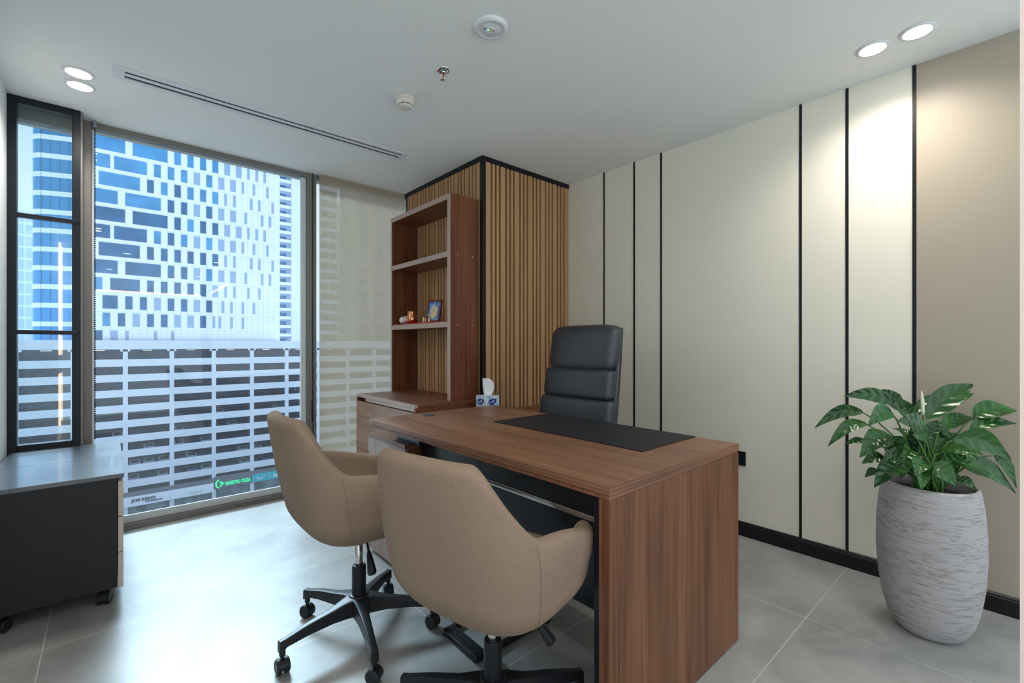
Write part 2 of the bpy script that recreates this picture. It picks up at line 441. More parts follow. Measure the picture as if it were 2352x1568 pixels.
# ------------------------------------------------------------------ slatted column
XC = 1.945; YC = 2.516
colm = struct('wall_column', B(XC + 0.026, XW, YC + 0.026, YW, 0, H), M['slat_back'])
def slats(a0, a1):
    out = []; p = a0
    pat = [0.044, 0.022, 0.022]; k = 0
    while p < a1 - 0.012:
        w = min(pat[k % 3], a1 - p); out.append((p, p + w)); p += w + 0.0160; k += 1
    return out
mb = MB()
for a, b in slats(XC + 0.030, XW): mb.box(a, b, YC, YC + 0.025, 0, H - 0.034)
mb.build('front_slat_cladding', M['slat'], colm, bevel=0.001, seg=1)
mb = MB()
for a, b in slats(YC + 0.030, YW - 0.06): mb.box(XC, XC + 0.025, a, b, 0, H - 0.034)
mb.build('side_slat_cladding', M['slat'], colm, bevel=0.001, seg=1)
B(XC - 0.004, XC + 0.026, YC - 0.004, YC + 0.026, 0, H).build('corner_trim', M['black'], colm, bevel=0.002)
B(XC + 0.026, XW, YC - 0.004, YC + 0.014, H - 0.034, H).build('top_trim', M['black'], colm)
B(XC - 0.004, XC + 0.014, YC + 0.026, YW, H - 0.034, H).build('top_trim', M['black'], colm)

# ================================================================== CEILING FITTINGS
def downlight(x, y, label, group='round recessed downlights'):
    t = thing('downlight', label, 'ceiling light', (x, y, H), 0, group)
    MB().lathe([(0.048, -0.0005), (0.060, -0.0005), (0.060, -0.003), (0.056, -0.006), (0.048, -0.006)], 40, cap=False).build('trim_ring', M['whiteplastic'], t, smooth=True)
    MB().lathe([(0.0485, -0.0045), (0.0485, -0.002)], 40).build('diffuser', M['lamp'], t)
    ld = bpy.data.lights.new('downlight_lamp', 'SPOT'); ld.energy = LAMP; ld.spot_size = R(150); ld.spot_blend = 1.0
    ld.shadow_soft_size = 0.045; ld.color = (1.0, 0.93, 0.84)
    lo = bpy.data.objects.new('lamp', ld); COL.objects.link(lo); lo.parent = t; lo.location = (0, 0, -0.012)
    return t
downlight(2.54, 0.463, 'lit round downlight above the cream wall, farther from the doorway edge')
downlight(2.54, 0.313, 'lit round downlight above the wall, nearer the pale doorway edge')
downlight(-0.11, 3.040, 'lit round downlight near the window, upper one of the pair')
downlight(-0.11, 3.186, 'lit round downlight near the window, the one closest to the black frame')
for (x, y, lb) in [(-0.11, 0.46, 'added downlight over the doorway side of the room'), (-0.11, 0.31, 'second added ceiling lamp over the doorway side of the room'),
                   (1.3, -1.2, 'added downlight over the corridor outside the doorway'), (0.2, -1.2, 'second added ceiling lamp over the corridor outside the doorway'),
                   (1.3, -3.2, 'added downlight over the open office'), (0.0, -3.2, 'second added ceiling lamp over the open office')]:
    downlight(x, y, lb, 'added downlights behind the viewer')  # unseen lamps, added to brighten the room

# linear slot diffuser
vo = (0.78, 2.91, H)
vt = thing('air_diffuser', 'long white two-slot air diffuser set in the ceiling by the window', 'air vent', vo)
X0, X1, Y0, Y1 = 0.012, 1.555, 2.838, 2.968
mb = B(X0, X1, Y0, Y0 + 0.030, H - 0.006, H).box(X0, X1, Y1 - 0.028, Y1, H - 0.006, H).box(X0, X0 + 0.045, Y0 + .03, Y1 - .028, H - 0.006, H).box(X1 - 0.035, X1, Y0 + .03, Y1 - .028, H - 0.006, H)
mb.build('flange', M['whiteplastic'], vt, vo, bevel=0.001)
B(X0 + .045, X1 - .035, 2.890, 2.912, H - 0.006, H).build('centre_bar', M['whiteplastic'], vt, vo)
B(X0 + .045, X1 - .035, Y0 + .03, Y1 - .028, H - 0.0015, H).build('slot', M['dark'], vt, vo)

# emergency light
eo = (1.184, 1.474, H)
e = thing('emergency_light', 'round white emergency light with a small green indicator on the ceiling', 'emergency light', eo)
MB().lathe([(0.070, 0), (0.070, -0.006), (0.062, -0.014), (0.052, -0.016), (0.049, -0.012), (0.045, -0.012), (0.042, -0.014), (0.0005, -0.015)], 48, cap=False).build('housing', M['whiteplastic'], e, smooth=True)
MB().lathe([(0.018, -0.0148), (0.0175, -0.0175), (0.014, -0.0175), (0.0135, -0.0148)], 32, cap=False).build('lens_ring', M['whiteplastic'], e, smooth=True)
MB().lathe([(0.005, -0.014), (0.005, -0.0185), (0.002, -0.0205)], 16).build('lens', M['brass'], e, smooth=True)
MB().lathe([(0.003, -0.0145), (0.003, -0.0175)], 12, (-0.012, 0.004, 0)).build('indicator', M['led_green'], e)
for q in [(0.013, -0.003, 0), (-0.024, 0.008, 0), (-0.029, 0.009, 0)]: MB().lathe([(0.002, -0.0145), (0.002, -0.0165)], 10, q).build('button', M['black'], e)

# sprinkler
so_ = (1.198, 1.855, H)
s = thing('sprinkler', 'chrome pendant sprinkler head with red bulb on the ceiling', 'sprinkler', so_)
MB().lathe([(0.030, 0), (0.031, -0.003), (0.024, -0.007), (0.021, -0.004), (0.014, -0.002)], 32, cap=False).build('escutcheon', M['chrome'], s, smooth=True)
MB().lathe([(0.010, 0), (0.010, -0.014), (0.007, -0.016)], 16).build('body', M['chrome'], s, smooth=True)
MB().tube([(0.009, 0, -0.014), (0.011, 0, -0.028), (0.003, 0, -0.044)], 0.0022, 8).tube([(-0.009, 0, -0.014), (-0.011, 0, -0.028), (-0.003, 0, -0.044)], 0.0022, 8).build('yoke', M['chrome'], s, smooth=True)
MB().tube([(0, 0, -0.016), (0, 0, -0.030), (0, 0, -0.042)], [0.0022, 0.0036, 0.002], 8).build('bulb', mat('red_bulb', (0.6, 0.04, 0.01), 0.15), s, smooth=True)
mb = MB().lathe([(0.006, -0.044), (0.006, -0.047)], 16)
for k in range(14):
    a = 2 * math.pi * k / 14; ca, sa = math.cos(a), math.sin(a)
    mb.tube([(0.005 * ca, 0.005 * sa, -0.0455), (0.0135 * ca, 0.0135 * sa, -0.049)], 0.0017, 6)
mb.build('deflector', M['steel'], s)

# smoke detector
do = (1.186, 2.205, H)
d = thing('smoke_detector', 'cream smoke detector with dark slots below the ceiling', 'smoke detector', do)
MB().lathe([(0.052, 0), (0.053, -0.010), (0.051, -0.015)], 40).build('base', M['detector'], d, smooth=True)
MB().lathe([(0.050, -0.0148), (0.048, -0.024), (0.040, -0.035), (0.034, -0.037)], 40).build('body', M['detector'], d, smooth=True)
MB().lathe([(0.033, -0.036), (0.032, -0.042)], 32).build('sensing_slot', M['dark'], d)
mb = MB()
for k in range(8):
    a = 2 * math.pi * (k + .3) / 8
    mb.lathe([(0.004, -0.036), (0.004, -0.0425)], 8, (0.0335 * math.cos(a), 0.0335 * math.sin(a), 0))
mb.build('rib', M['detector'], d)
MB().lathe([(0.035, -0.042), (0.034, -0.047), (0.028, -0.051), (0.001, -0.053)], 32).build('cap', M['detector'], d, smooth=True)

# warm led lines of the office behind the viewer (they show as reflections in the panes)
tag(B(-0.49, -0.465, -1.16, -1.14, 1.0, 2.448).build('led_strip', M['led_warm'], None, (-0.477, -1.15, 1.0)), 'upper warm LED line standing upright behind the viewer, mirrored in the narrow window', 'led light', 'warm LED lines')
tag(B(-0.49, -0.465, -1.16, -1.14, 0.0, 0.76).build('led_strip', M['led_warm'], None, (-0.477, -1.15, 0.0)), 'lower warm LED line standing upright behind the viewer, mirrored in the narrow window', 'led light', 'warm LED lines')
tag(B(-0.4, 1.95, -7.305, -7.29, H - 0.03, H - 0.002).build('led_strip', M['led_warm'], None, (0.8, -7.3, H - 0.03)), 'long warm LED line on the office ceiling, mirrored in the big pane', 'led light', 'warm LED lines')
tag(B(1.935, 1.95, -7.28, -4.2, H - 0.03, H - 0.002).build('led_strip', M['led_warm'], None, (1.93, -5.7, H - 0.03)), 'warm LED line turning off the long one, mirrored in the big pane', 'led light', 'warm LED lines')

# socket on the wall
ko = (XW, 1.160, 0.457)
k_ = thing('wall_socket', 'black power socket on the cream wall beside the desk end', 'socket', ko)
B(XW - 0.011, XW, 1.119, 1.203, 0.415, 0.499).build('cover_plate', M['black'], k_, ko, bevel=0.002)
B(XW - 0.014, XW - 0.010, 1.150, 1.172, 0.472, 0.486).build('switch', M['plastic'], k_, ko, bevel=0.001)
B(XW - 0.0118, XW - 0.0108, 1.157, 1.165, 0.436, 0.450).box(XW - 0.0118, XW - 0.0108, 1.142, 1.150, 0.430, 0.434).box(XW - 0.0118, XW - 0.0108, 1.172, 1.180, 0.430, 0.434).build('pin_slot', M['dark'], k_, ko)

# ================================================================== DESK
DX0, DX1, DY0, DY1, DZ = 1.0, 1.82, 0.742, 2.24, 0.757
do = (1.41, 1.49, 0)
dk = thing('executive_desk', 'large walnut executive desk with a black front and chrome strip', 'desk', do)
B(DX0, DX1, DY0 + .0015, DY1, DZ - 0.022, DZ).build('desktop', M['walnut_y'], dk, do, bevel=0.0008)
B(DX0 + .0005, DX1 - .0005, DY0, DY0 + .0015, DZ - 0.0218, DZ - .0002).build('edge_band', M['walnut_x'], dk, do)
B(DX0 + .004, DX1 - .004, DY0 + .004, DY1 - .004, DZ - 0.036, DZ - 0.0225).build('desktop_underlay', M['walnut_x'], dk, do)
B(DX0 + .001, DX1 - .001, DY0 + 0.002, DY0 + 0.036, 0.004, DZ - 0.0365).build('end_panel', M['walnut_z'], dk, do, bevel=0.001)
B(DX0 + .012, DX0 + 0.045, DY0 + 0.037, DY0 + 0.060, 0.012, DZ - 0.037).build('steel_post', M['blackmetal'], dk, do)
B(DX1 - .10, DX1 - 0.05, DY0 + 0.037, DY0 + 0.060, 0.012, DZ - 0.037).build('steel_post', M['blackmetal'], dk, do)
PX = 1.170
B(PX, PX + .018, DY0 + 0.037, 2.02, 0.588, DZ - 0.037).build('upper_front_panel', M['panelblack'], dk, do)
B(PX - .006, PX + .012, DY0 + 0.0605, 2.02, 0.568, 0.587).build('chrome_strip', M['chrome'], dk, do, bevel=0.002)
B(PX, PX + .018, DY0 + 0.0605, 2.02, 0.285, 0.567).build('lower_front_panel', M['panelblack'], dk, do)
# black riser between pedestal and top
B(1.115, 1.50, 1.94, 2.165, 0.650, DZ - 0.037).build('riser', M['panelblack'], dk, do)
# drawer pedestal with a pale front
PY0, PY1, PZ = 2.012, 2.425, 0.650
B(1.079, 1.50, PY0, PY1, PZ - 0.022, PZ).build('pedestal_top', M['walnut_y'], dk, do, bevel=0.001)
B(1.097, 1.50, PY0 + .001, PY1 - .001, 0.03, PZ - 0.0225).build('pedestal_body', M['walnut_z'], dk, do)
B(1.079, 1.0965, PY0, PY1, 0.02, PZ - 0.0225).build('pedestal_front', M['pale_z'], dk, do, bevel=0.001)
B(1.12, 1.48, PY0 + .02, PY1 - .02, 0.0, 0.03).build('plinth', M['panelblack'], dk, do)
# cable grommet
MB().lathe([(0.034, DZ - .0005), (0.035, DZ + 0.002), (0.031, DZ + 0.0035), (0.027, DZ + 0.002), (0.026, DZ + .0008)], 36, (1.293, 2.149, 0), cap=False).build('cable_grommet', M['plastic'], dk, do, smooth=True)
MB().lathe([(0.027, DZ + .0006), (0.027, DZ + 0.0018)], 36, (1.293, 2.149, 0)).build('grommet_hole', M['dark'], dk, do)

tag(B(1.420, 1.812, 0.912, 1.748, DZ + 0.0005, DZ + 0.004).build('desk_mat', M['matblack'], None, (1.616, 1.33, DZ), bevel=0.0012), 'rectangular black desk mat lying on the walnut desktop', 'desk mat')

# ------------------------------------------------------------------ foot rail under the desk
fo = (1.0, 1.44, 0)
ft = thing('foot_rail', 'black ribbed foot rail on the tiles under the desk', 'foot rail', fo)
mb = B(0.978, 1.030, 1.300, 1.520, 0.006, 0.026)
mb.build('tread', M['plastic'], ft, fo, bevel=0.003)
mb = MB()
for k in range(5):
    x = 0.984 + k * 0.0088; mb.box(x, x + 0.0045, 1.315, 1.520, 0.0258, 0.030)
mb.build('rib', M['blackmetal'], ft, fo, bevel=0.001)
B(1.031, 1.36, 1.300, 1.322, 0.006, 0.024).build('side_bar', M['plastic'], ft, fo, bevel=0.003)
B(1.031, 1.36, 1.513, 1.535, 0.006, 0.024).build('side_bar', M['plastic'], ft, fo, bevel=0.003)
for q in [(0.980, 0.995, 1.31, 1.325), (1.34, 1.355, 1.304, 1.318), (1.34, 1.355, 1.517, 1.531), (0.980, 0.995, 1.51, 1.525)]:
    B(*q, 0, 0.006).build('rubber_foot', M['plastic'], ft, fo)

# ================================================================== CREDENZA, SHELF, SIDE CABINET
CX0, CX1, CY0, CY1, CZ = 1.414, 1.940, 2.505, 3.40, 0.762
c0 = (1.68, 2.95, 0)
cr = thing('credenza', 'low walnut credenza with drawer fronts standing under the open shelf', 'credenza', c0)
B(CX0 + .02, CX1, CY0, CY1, CZ - 0.020, CZ).build('worktop', M['shelf_y'], cr, c0, bevel=0.001)
B(CX0, CX0 + .0195, CY0, CY1, CZ - 0.020, CZ).build('worktop_edge', M['edge'], cr, c0, bevel=0.001)
B(CX0 + .003, CX1, CY0 + .002, CY0 + .020, 0.0, CZ - 0.0205).build('side_panel', M['shelf_z'], cr, c0)
B(CX0 + .003, CX1, CY1 - .020, CY1 - .002, 0.0, CZ - 0.0205).build('side_panel', M['shelf_z'], cr, c0)
B(CX0 + .04, CX1 - .02, CY0 + .021, CY1 - .021, 0.06, CZ - 0.0205).build('carcass', M['shelf_z'], cr, c0)
B(CX0 + .004, CX0 + .022, CY0 + .021, CY1 - .16, CZ - 0.043, CZ - 0.0205).build('top_rail', M['edge'], cr, c0)
def drawer(z0, z1):
    B(CX0, CX0 + .018, CY0 + .021, CY1 - .021, z0, z1).build('drawer', M['front_y'], cr, c0, bevel=0.001)
drawer(0.60, 0.712); drawer(0.36, 0.597); drawer(0.08, 0.357)
B(CX0 + .05, CX1 - .03, CY0 + .03, CY1 - .03, 0, 0.06).build('plinth', M['panelblack'], cr, c0)

SX0, SX1, SY0, SY1, SZ0, SZ1 = 1.705, 1.938, 2.556, 3.41, CZ, 2.150
CYL = SY1
s0 = (1.82, 2.98, CZ)
sh = thing('open_shelf', 'tall open-backed walnut shelf standing on the credenza against the slats', 'shelf', s0)
T = 0.036
def shelf_part(name, x0, x1, y0, y1, z0, z1, m):
    B(x0 + .0015, x1, y0, y1, z0, z1).build(name, m, sh, s0)
    B(x0, x0 + .0015, y0, y1, z0, z1).build(name + '_edge_band', M['edge'], sh, s0)
shelf_part('side_panel', SX0, SX1, SY0, SY0 + T, SZ0, SZ1, M['shelf_z'])
shelf_part('side_panel', SX0, SX1, SY1 - T + .018, SY1, SZ0, SZ1, M['shelf_z'])
shelf_part('top_board', SX0, SX1, SY0 + T, SY1 - T + .018, SZ1 - T, SZ1, M['shelf_y'])
ZA = 1.290; ZB = 1.765
shelf_part('shelf_board', SX0, SX1, SY0 + T, SY1 - T + .018, ZA - T, ZA, M['shelf_y'])
shelf_part('shelf_board', SX0, SX1, SY0 + T, SY1 - T + .018, ZB - T, ZB, M['shelf_y'])
for z in (ZA - .02, ZB - .02):
    for x in (SX0 + .06, SX1 - .05): MB().lathe([(0.004, 0), (0.004, 0.0015)], 10, (x, SY0 - 0.0012, z), 'Y').build('screw_cap', M['brass'], sh, s0)

# lower side cabinet between desk and column
b0 = (2.0, 2.38, 0)
sc = thing('side_cabinet', 'low walnut cabinet along the column front, behind the desk end', 'cabinet', b0)
B(1.66, 2.50, 2.262, 2.500, 0.652, 0.675).build('worktop', M['walnut_x'], sc, b0, bevel=0.001)
B(1.67, 2.49, 2.275, 2.498, 0.06, 0.6515).build('carcass', M['walnut_z'], sc, b0)
B(1.672, 2.078, 2.263, 2.2745, 0.07, 0.645).build('door', M['walnut_z'], sc, b0, bevel=0.001)
B(2.082, 2.488, 2.263, 2.2745, 0.07, 0.645).build('door', M['walnut_z'], sc, b0, bevel=0.001)
B(1.69, 2.47, 2.29, 2.48, 0, 0.06).build('plinth', M['panelblack'], sc, b0)

# ------------------------------------------------------------------ tissue box
t0 = (1.890, 2.390, 0.675)
def tissue_mat():
    m, n, l, b = new_mat('printed_carton')
    t = n.new('ShaderNodeTexCoord'); a = n.new('ShaderNodeTexNoise'); a.inputs['Scale'].default_value = 26; a.inputs['Detail'].default_value = 3
    l.new(t.outputs['Object'], a.inputs['Vector'])
    r = n.new('ShaderNodeValToRGB'); r.color_ramp.elements[0].position = .42; r.color_ramp.elements[0].color = (.33, .62, .78, 1)
    r.color_ramp.elements[1].position = .56; r.color_ramp.elements[1].color = (.78, .84, .88, 1)
    l.new(a.outputs[0], r.inputs[0]); l.new(r.outputs[0], b.inputs['Base Color']); b.inputs['Roughness'].default_value = .45
    return m
tb = thing('tissue_box', 'pale blue cube tissue box with a white tissue sticking up', 'tissue box', t0)
B(-.055, .055, -.055, .055, 0, .125).build('carton', tissue_mat(), tb, bevel=0.0015)
M['navy'] = mat('navy_print', (0.02, 0.03, 0.28), 0.4)
def tissue_print(face):
    def P(u, v, d=0.0008):
        return (u, -.055 - d, v) if face == 'y' else (-.055 - d, -u, v)
    n = 30; pts = []
    for k in range(n):                        # drop shaped badge with its tip up at one side
        a = 2 * math.pi * k / n
        u = .031 * math.cos(a); v = .020 * math.sin(a)
        if math.cos(a) > 0: v += .010 * math.cos(a) ** 2; u += .006 * math.cos(a) ** 3
        pts.append((u - .004, v + .086))
    mb = MB().add([P(u, v) for u, v in pts], [tuple(range(n))])
    mb.build('badge', M['navy'], tb)
    m2 = MB()
    def stroke(q, r=.0018): m2.tube([P(u, v, .0012) for u, v in q], r, 6)
    stroke([(.012, .092), (.008, .098), (.004, .094), (.007, .088), (.013, .084), (.006, .081)])
    stroke([(.001, .096), (.000, .082)])
    stroke([(-.006, .090), (-.005, .084), (-.010, .083), (-.011, .088)])
    stroke([(-.014, .086), (-.017, .079), (-.023, .079), (-.026, .086)])
    stroke([(-.020, .089), (-.0205, .0885)], .0022); stroke([(.007, .104), (.0075, .1035)], .0022)
    m2.build('lettering', M['paper'], tb)
tissue_print('y'); tissue_print('x')
def tissue_fn(i, j):
    u = -1 + 2 * i / 16; v = j / 14
    top = 0.115 * (1 - 0.55 * max(0, u) ** 1.6)
    wdt = 0.016 + 0.020 * v * (1 - 0.15 * v)
    x = u * wdt + 0.010 * v; y = -u * wdt * 0.8 + 0.007 * math.sin(u * 5 + v * 2) * (0.3 + v)
    return (x, y, .122 + top * v)
MB().grid(tissue_fn, 16, 14).build('tissue', M['paper'], tb, smooth=True, solid=0.0012)

# ------------------------------------------------------------------ things on the shelf
rc = MB().grid(lambda i, j: (SX0 + 0.001 + (SX1 - SX0 - 0.03) * j / 8, SY0 + T + .006 + (SY1 - SY0 - 2 * T - .02) * i / 24,
                             ZA + 0.0040 + 0.0010 * math.sin(i * 1.7 + j * 2.3)), 24, 8).build('shelf_cloth', M['redcloth'], None, (1.8, 2.95, ZA), smooth=True, solid=0.005)
tag(rc, 'red cloth spread over the middle board of the open shelf', 'cloth')
zb = ZA + 0.0080
pt = thing('copper_pot', 'small shiny copper pot standing on the red shelf cloth', 'pot', (1.765, 3.175, zb))
MB().lathe([(0.020, 0), (0.028, 0.003), (0.041, 0.020), (0.044, 0.036), (0.040, 0.056), (0.033, 0.072), (0.031, 0.082), (0.038, 0.094), (0.0365, 0.094), (0.0295, 0.083), (0.030, 0.070), (0.037, 0.050), (0.040, 0.036), (0.034, 0.018), (0.001, 0.010)], 36, cap=False).build('vessel', M['copper'], pt, smooth=True)
MB().lathe([(0.0375, 0.0925), (0.0395, 0.094), (0.0375, 0.0955)], 36, cap=False).build('rim', M['copper'], pt, smooth=True)
wc = MB().pad((0, 0, .026), (.036, .050, .026), .8, .7, 28, 16, lambda p: (p[0] + .006 * math.sin(p[1] * 90), p[1], p[2] * (1 + .25 * math.sin(p[1] * 60 + 1) + .15 * math.sin(p[0] * 150))))
o = wc.build('cloth_bundle', M['whitecloth'], None, (0, 0, 0), smooth=True); o.location = (1.762, 3.285, zb + .006)
tag(o, 'crumpled white cloth bundle lying beside the copper pot', 'cloth')
fr = MB()
pf = thing('picture_frame', 'small dark red picture frame leaning back on the red shelf cloth', 'picture frame', (1.775, 2.905, zb + .003))
pf.rotation_euler = (0, R(14), R(22))
mb = MB()
w, h, t, bw = .062, .172, .014, .016
mb.box(0, t, -w, w, 0, bw).box(0, t, -w, w, h - bw, h).box(0, t, -w, -w + bw, bw, h - bw).box(0, t, w - bw, w, bw, h - bw)
mb.build('frame', M['mahogany'], pf, bevel=0.003)
def pic_mat():
    m, n, l, b = new_mat('colourful_print')
    t = n.new('ShaderNodeTexCoord'); mp = n.new('ShaderNodeMapping'); mp.inputs['Location'].default_value = (0, 0, -1.2); mp.inputs['Scale'].default_value = (1, 26, 15)
    l.new(t.outputs['Object'], mp.inputs[0])
    g = n.new('ShaderNodeTexGradient'); g.gradient_type = 'SPHERICAL'; l.new(mp.outputs[0], g.inputs[0])
    ns = n.new('ShaderNodeTexNoise'); ns.inputs['Scale'].default_value = 70; l.new(t.outputs['Object'], ns.inputs['Vector'])
    ad = n.new('ShaderNodeMath'); ad.operation = 'MULTIPLY_ADD'; ad.inputs[1].default_value = .7; l.new(ns.outputs[0], ad.inputs[0]); l.new(g.outputs[0], ad.inputs[2])
    r = n.new('ShaderNodeValToRGB'); e = r.color_ramp.elements
    e[0].position = .3; e[0].color = (.03, .16, .60, 1); e[1].position = .95; e[1].color = (.85, .62, .25, 1)
    q = r.color_ramp.elements.new(.48); q.color = (.15, .45, .8, 1); q = r.color_ramp.elements.new(.62); q.color = (.75, .55, .12, 1); q = r.color_ramp.elements.new(.78); q.color = (.75, .70, .5, 1)
    l.new(ad.outputs[0], r.inputs[0]); l.new(r.outputs[0], b.inputs['Base Color']); b.inputs['Roughness'].default_value = .25
    return m
B(.004, .009, -w + bw - .001, w - bw + .001, bw - .001, h - bw + .001).build('picture', pic_mat(), pf)
MB().tube([(-.003, -.010, h + .002), (-.004, -.004, h * .75), (-.004, .010, h * .45), (-.004, .030, h * .30), (-.004, .055, h * .33)], .0022, 6).build('garland', M['whitecloth'], pf, smooth=True)
B(t, t + .004, -.02, .02, .03, h - .03).build('stand_flap', M['black'], pf)
def figurine(x, y, label, m, k=1.0):
    f = MB().lathe([(0.013 * k, 0), (0.014 * k, .004 * k), (0.007 * k, .008 * k), (0.010 * k, .016 * k), (0.011 * k, .022 * k), (0.006 * k, .030 * k), (0.007 * k, .036 * k), (0.001, .044 * k)], 18)
    o = f.build('figurine', m, None, (0, 0, 0), smooth=True); o.location = (x, y, zb + .001)
    tag(o, label, 'figurine', 'small brass figures at the picture')
figurine(1.745, 2.965, 'small brass figure nearest the copper pot', M['brass'])
figurine(1.738, 2.925, 'small orange figure in front of the leaning picture frame', M['copper'], .8)
figurine(1.735, 2.868, 'small brass figure with pale top at the frame corner', M['brass'], 1.0)
def diya(x, y, label):
    f = MB().lathe([(0.010, 0), (0.019, .004), (0.022, .010), (0.020, .010), (0.016, .005), (0.001, .003)], 22)
    o = f.build('lamp_dish', mat('red_enamel', (.45, .06, .04), .25), None, (0, 0, 0), smooth=True); o.location = (x, y, CZ + .0005)
    tag(o, label, 'dish', 'little red dishes on the credenza')
diya(1.855, 3.06, 'little red dish on the credenza, closer to the blind')
diya(1.865, 2.86, 'little red dish on the credenza, closer to the column corner')

# ================================================================== TUB CHAIRS
def sstep(a, b, x):
    t = max(0.0, min(1.0, (x - a) / (b - a))); return t * t * (3 - 2 * t)

def caster(parent, x, y, ang, k=1.0):
    """twin wheel caster standing on the ground under (x, y)"""
    c = MB().lathe([(0.0, 0.052 * k), (0.006 * k, 0.052 * k), (0.006 * k, 0.070 * k)], 12, cap=False)
    for i in range(12):
        pass
    nn = 14
    hood = []
    for sgn in (-1, 1):
        for q in range(nn + 1):
            a = R(-10 + 200 * q / nn)
            for rr in (0.0265 * k, 0.0215 * k): hood.append((rr * math.cos(a), sgn * 0.0165 * k, 0.026 * k + rr * math.sin(a)))
    n2 = 2 * (nn + 1); fs = []
    for q in range(nn):
        a = 2 * q
        fs += [(a, a + 2, n2 + a + 2, n2 + a), (a + 1, n2 + a + 1, n2 + a + 3, a + 3), (a, a + 1, a + 3, a + 2), (n2 + a, n2 + a + 2, n2 + a + 3, n2 + a + 1)]
    fs += [(0, n2, n2 + 1, 1), (n2 - 2, n2 - 1, 2 * n2 - 1, 2 * n2 - 2)]
    c.add(hood, fs)
    ob = c.build('caster', M['plastic'], parent, smooth=False)
    ob.location = (x, y, 0); ob.rotation_euler = (0, 0, ang)
    for sgn in (-1, 1):
        a0 = sgn * 0.004 * k; a1 = sgn * 0.0215 * k
        MB().lathe([(0.019 * k, a0), (0.025 * k, a0 + sgn * .002 * k), (0.025 * k, a1 - sgn * .003 * k), (0.022 * k, a1), (0.019 * k, a1), (0.018 * k, a1 - sgn * .001)], 28, (0, 0, 0.0255 * k), 'Y').build('wheel', M['plastic'], ob, smooth=False, bevel=0.0008, seg=1)
    return ob

def star_base(parent, rad, rot, cast_k=1.0, zh=0.165):
    mb = MB().lathe([(0.030, zh - .075), (0.040, zh - .06), (0.043, zh - .02), (0.036, zh), (0.028, zh + .002)], 28)
    for k in range(5):
        a = R(rot + 72 * k); ca, sa = math.cos(a), math.sin(a)
        secs = []
        for (r, hw, hw2, z0, z1) in [(0.018, .034, .034, zh - .070, zh - .004), (0.060, .0235, .027, zh - .066, zh - .010), (0.11, .017, .021, zh - .064, zh - .022), (0.20, .0135, .017, zh - .067, zh - .034), (rad - .012, .012, .0145, zh - .076, zh - .050), (rad + .012, .012, .0135, zh - .092, zh - .053)]:
            secs.append([(r * ca - y * sa, r * sa + y * ca, z) for (y, z) in [(-hw, z1), (-hw * .55, z1 + .002), (hw * .55, z1 + .002), (hw, z1), (hw2, z0), (-hw2, z0)]])
        vs = [p for s_ in secs for p in s_]; fs = []
        for i in range(len(secs) - 1):
            for j in range(6): fs.append((i * 6 + j, i * 6 + (j + 1) % 6, (i + 1) * 6 + (j + 1) % 6, (i + 1) * 6 + j))
        fs.append(tuple(range(5, -1, -1))); fs.append(tuple((len(secs) - 1) * 6 + j for j in range(6)))
        mb.add(vs, fs)
        mb.lathe([(0.0105, 0.060), (0.0105, zh - .07)], 12, (rad * ca, rad * sa, 0))
    mb.build('star_base', M['plastic'], parent, bevel=0.0025)
    for k in range(5):
        a = R(rot + 72 * k)
        caster(parent, rad * math.cos(a), rad * math.sin(a), a + R(35 + 50 * ((k * 3) % 5)), cast_k)

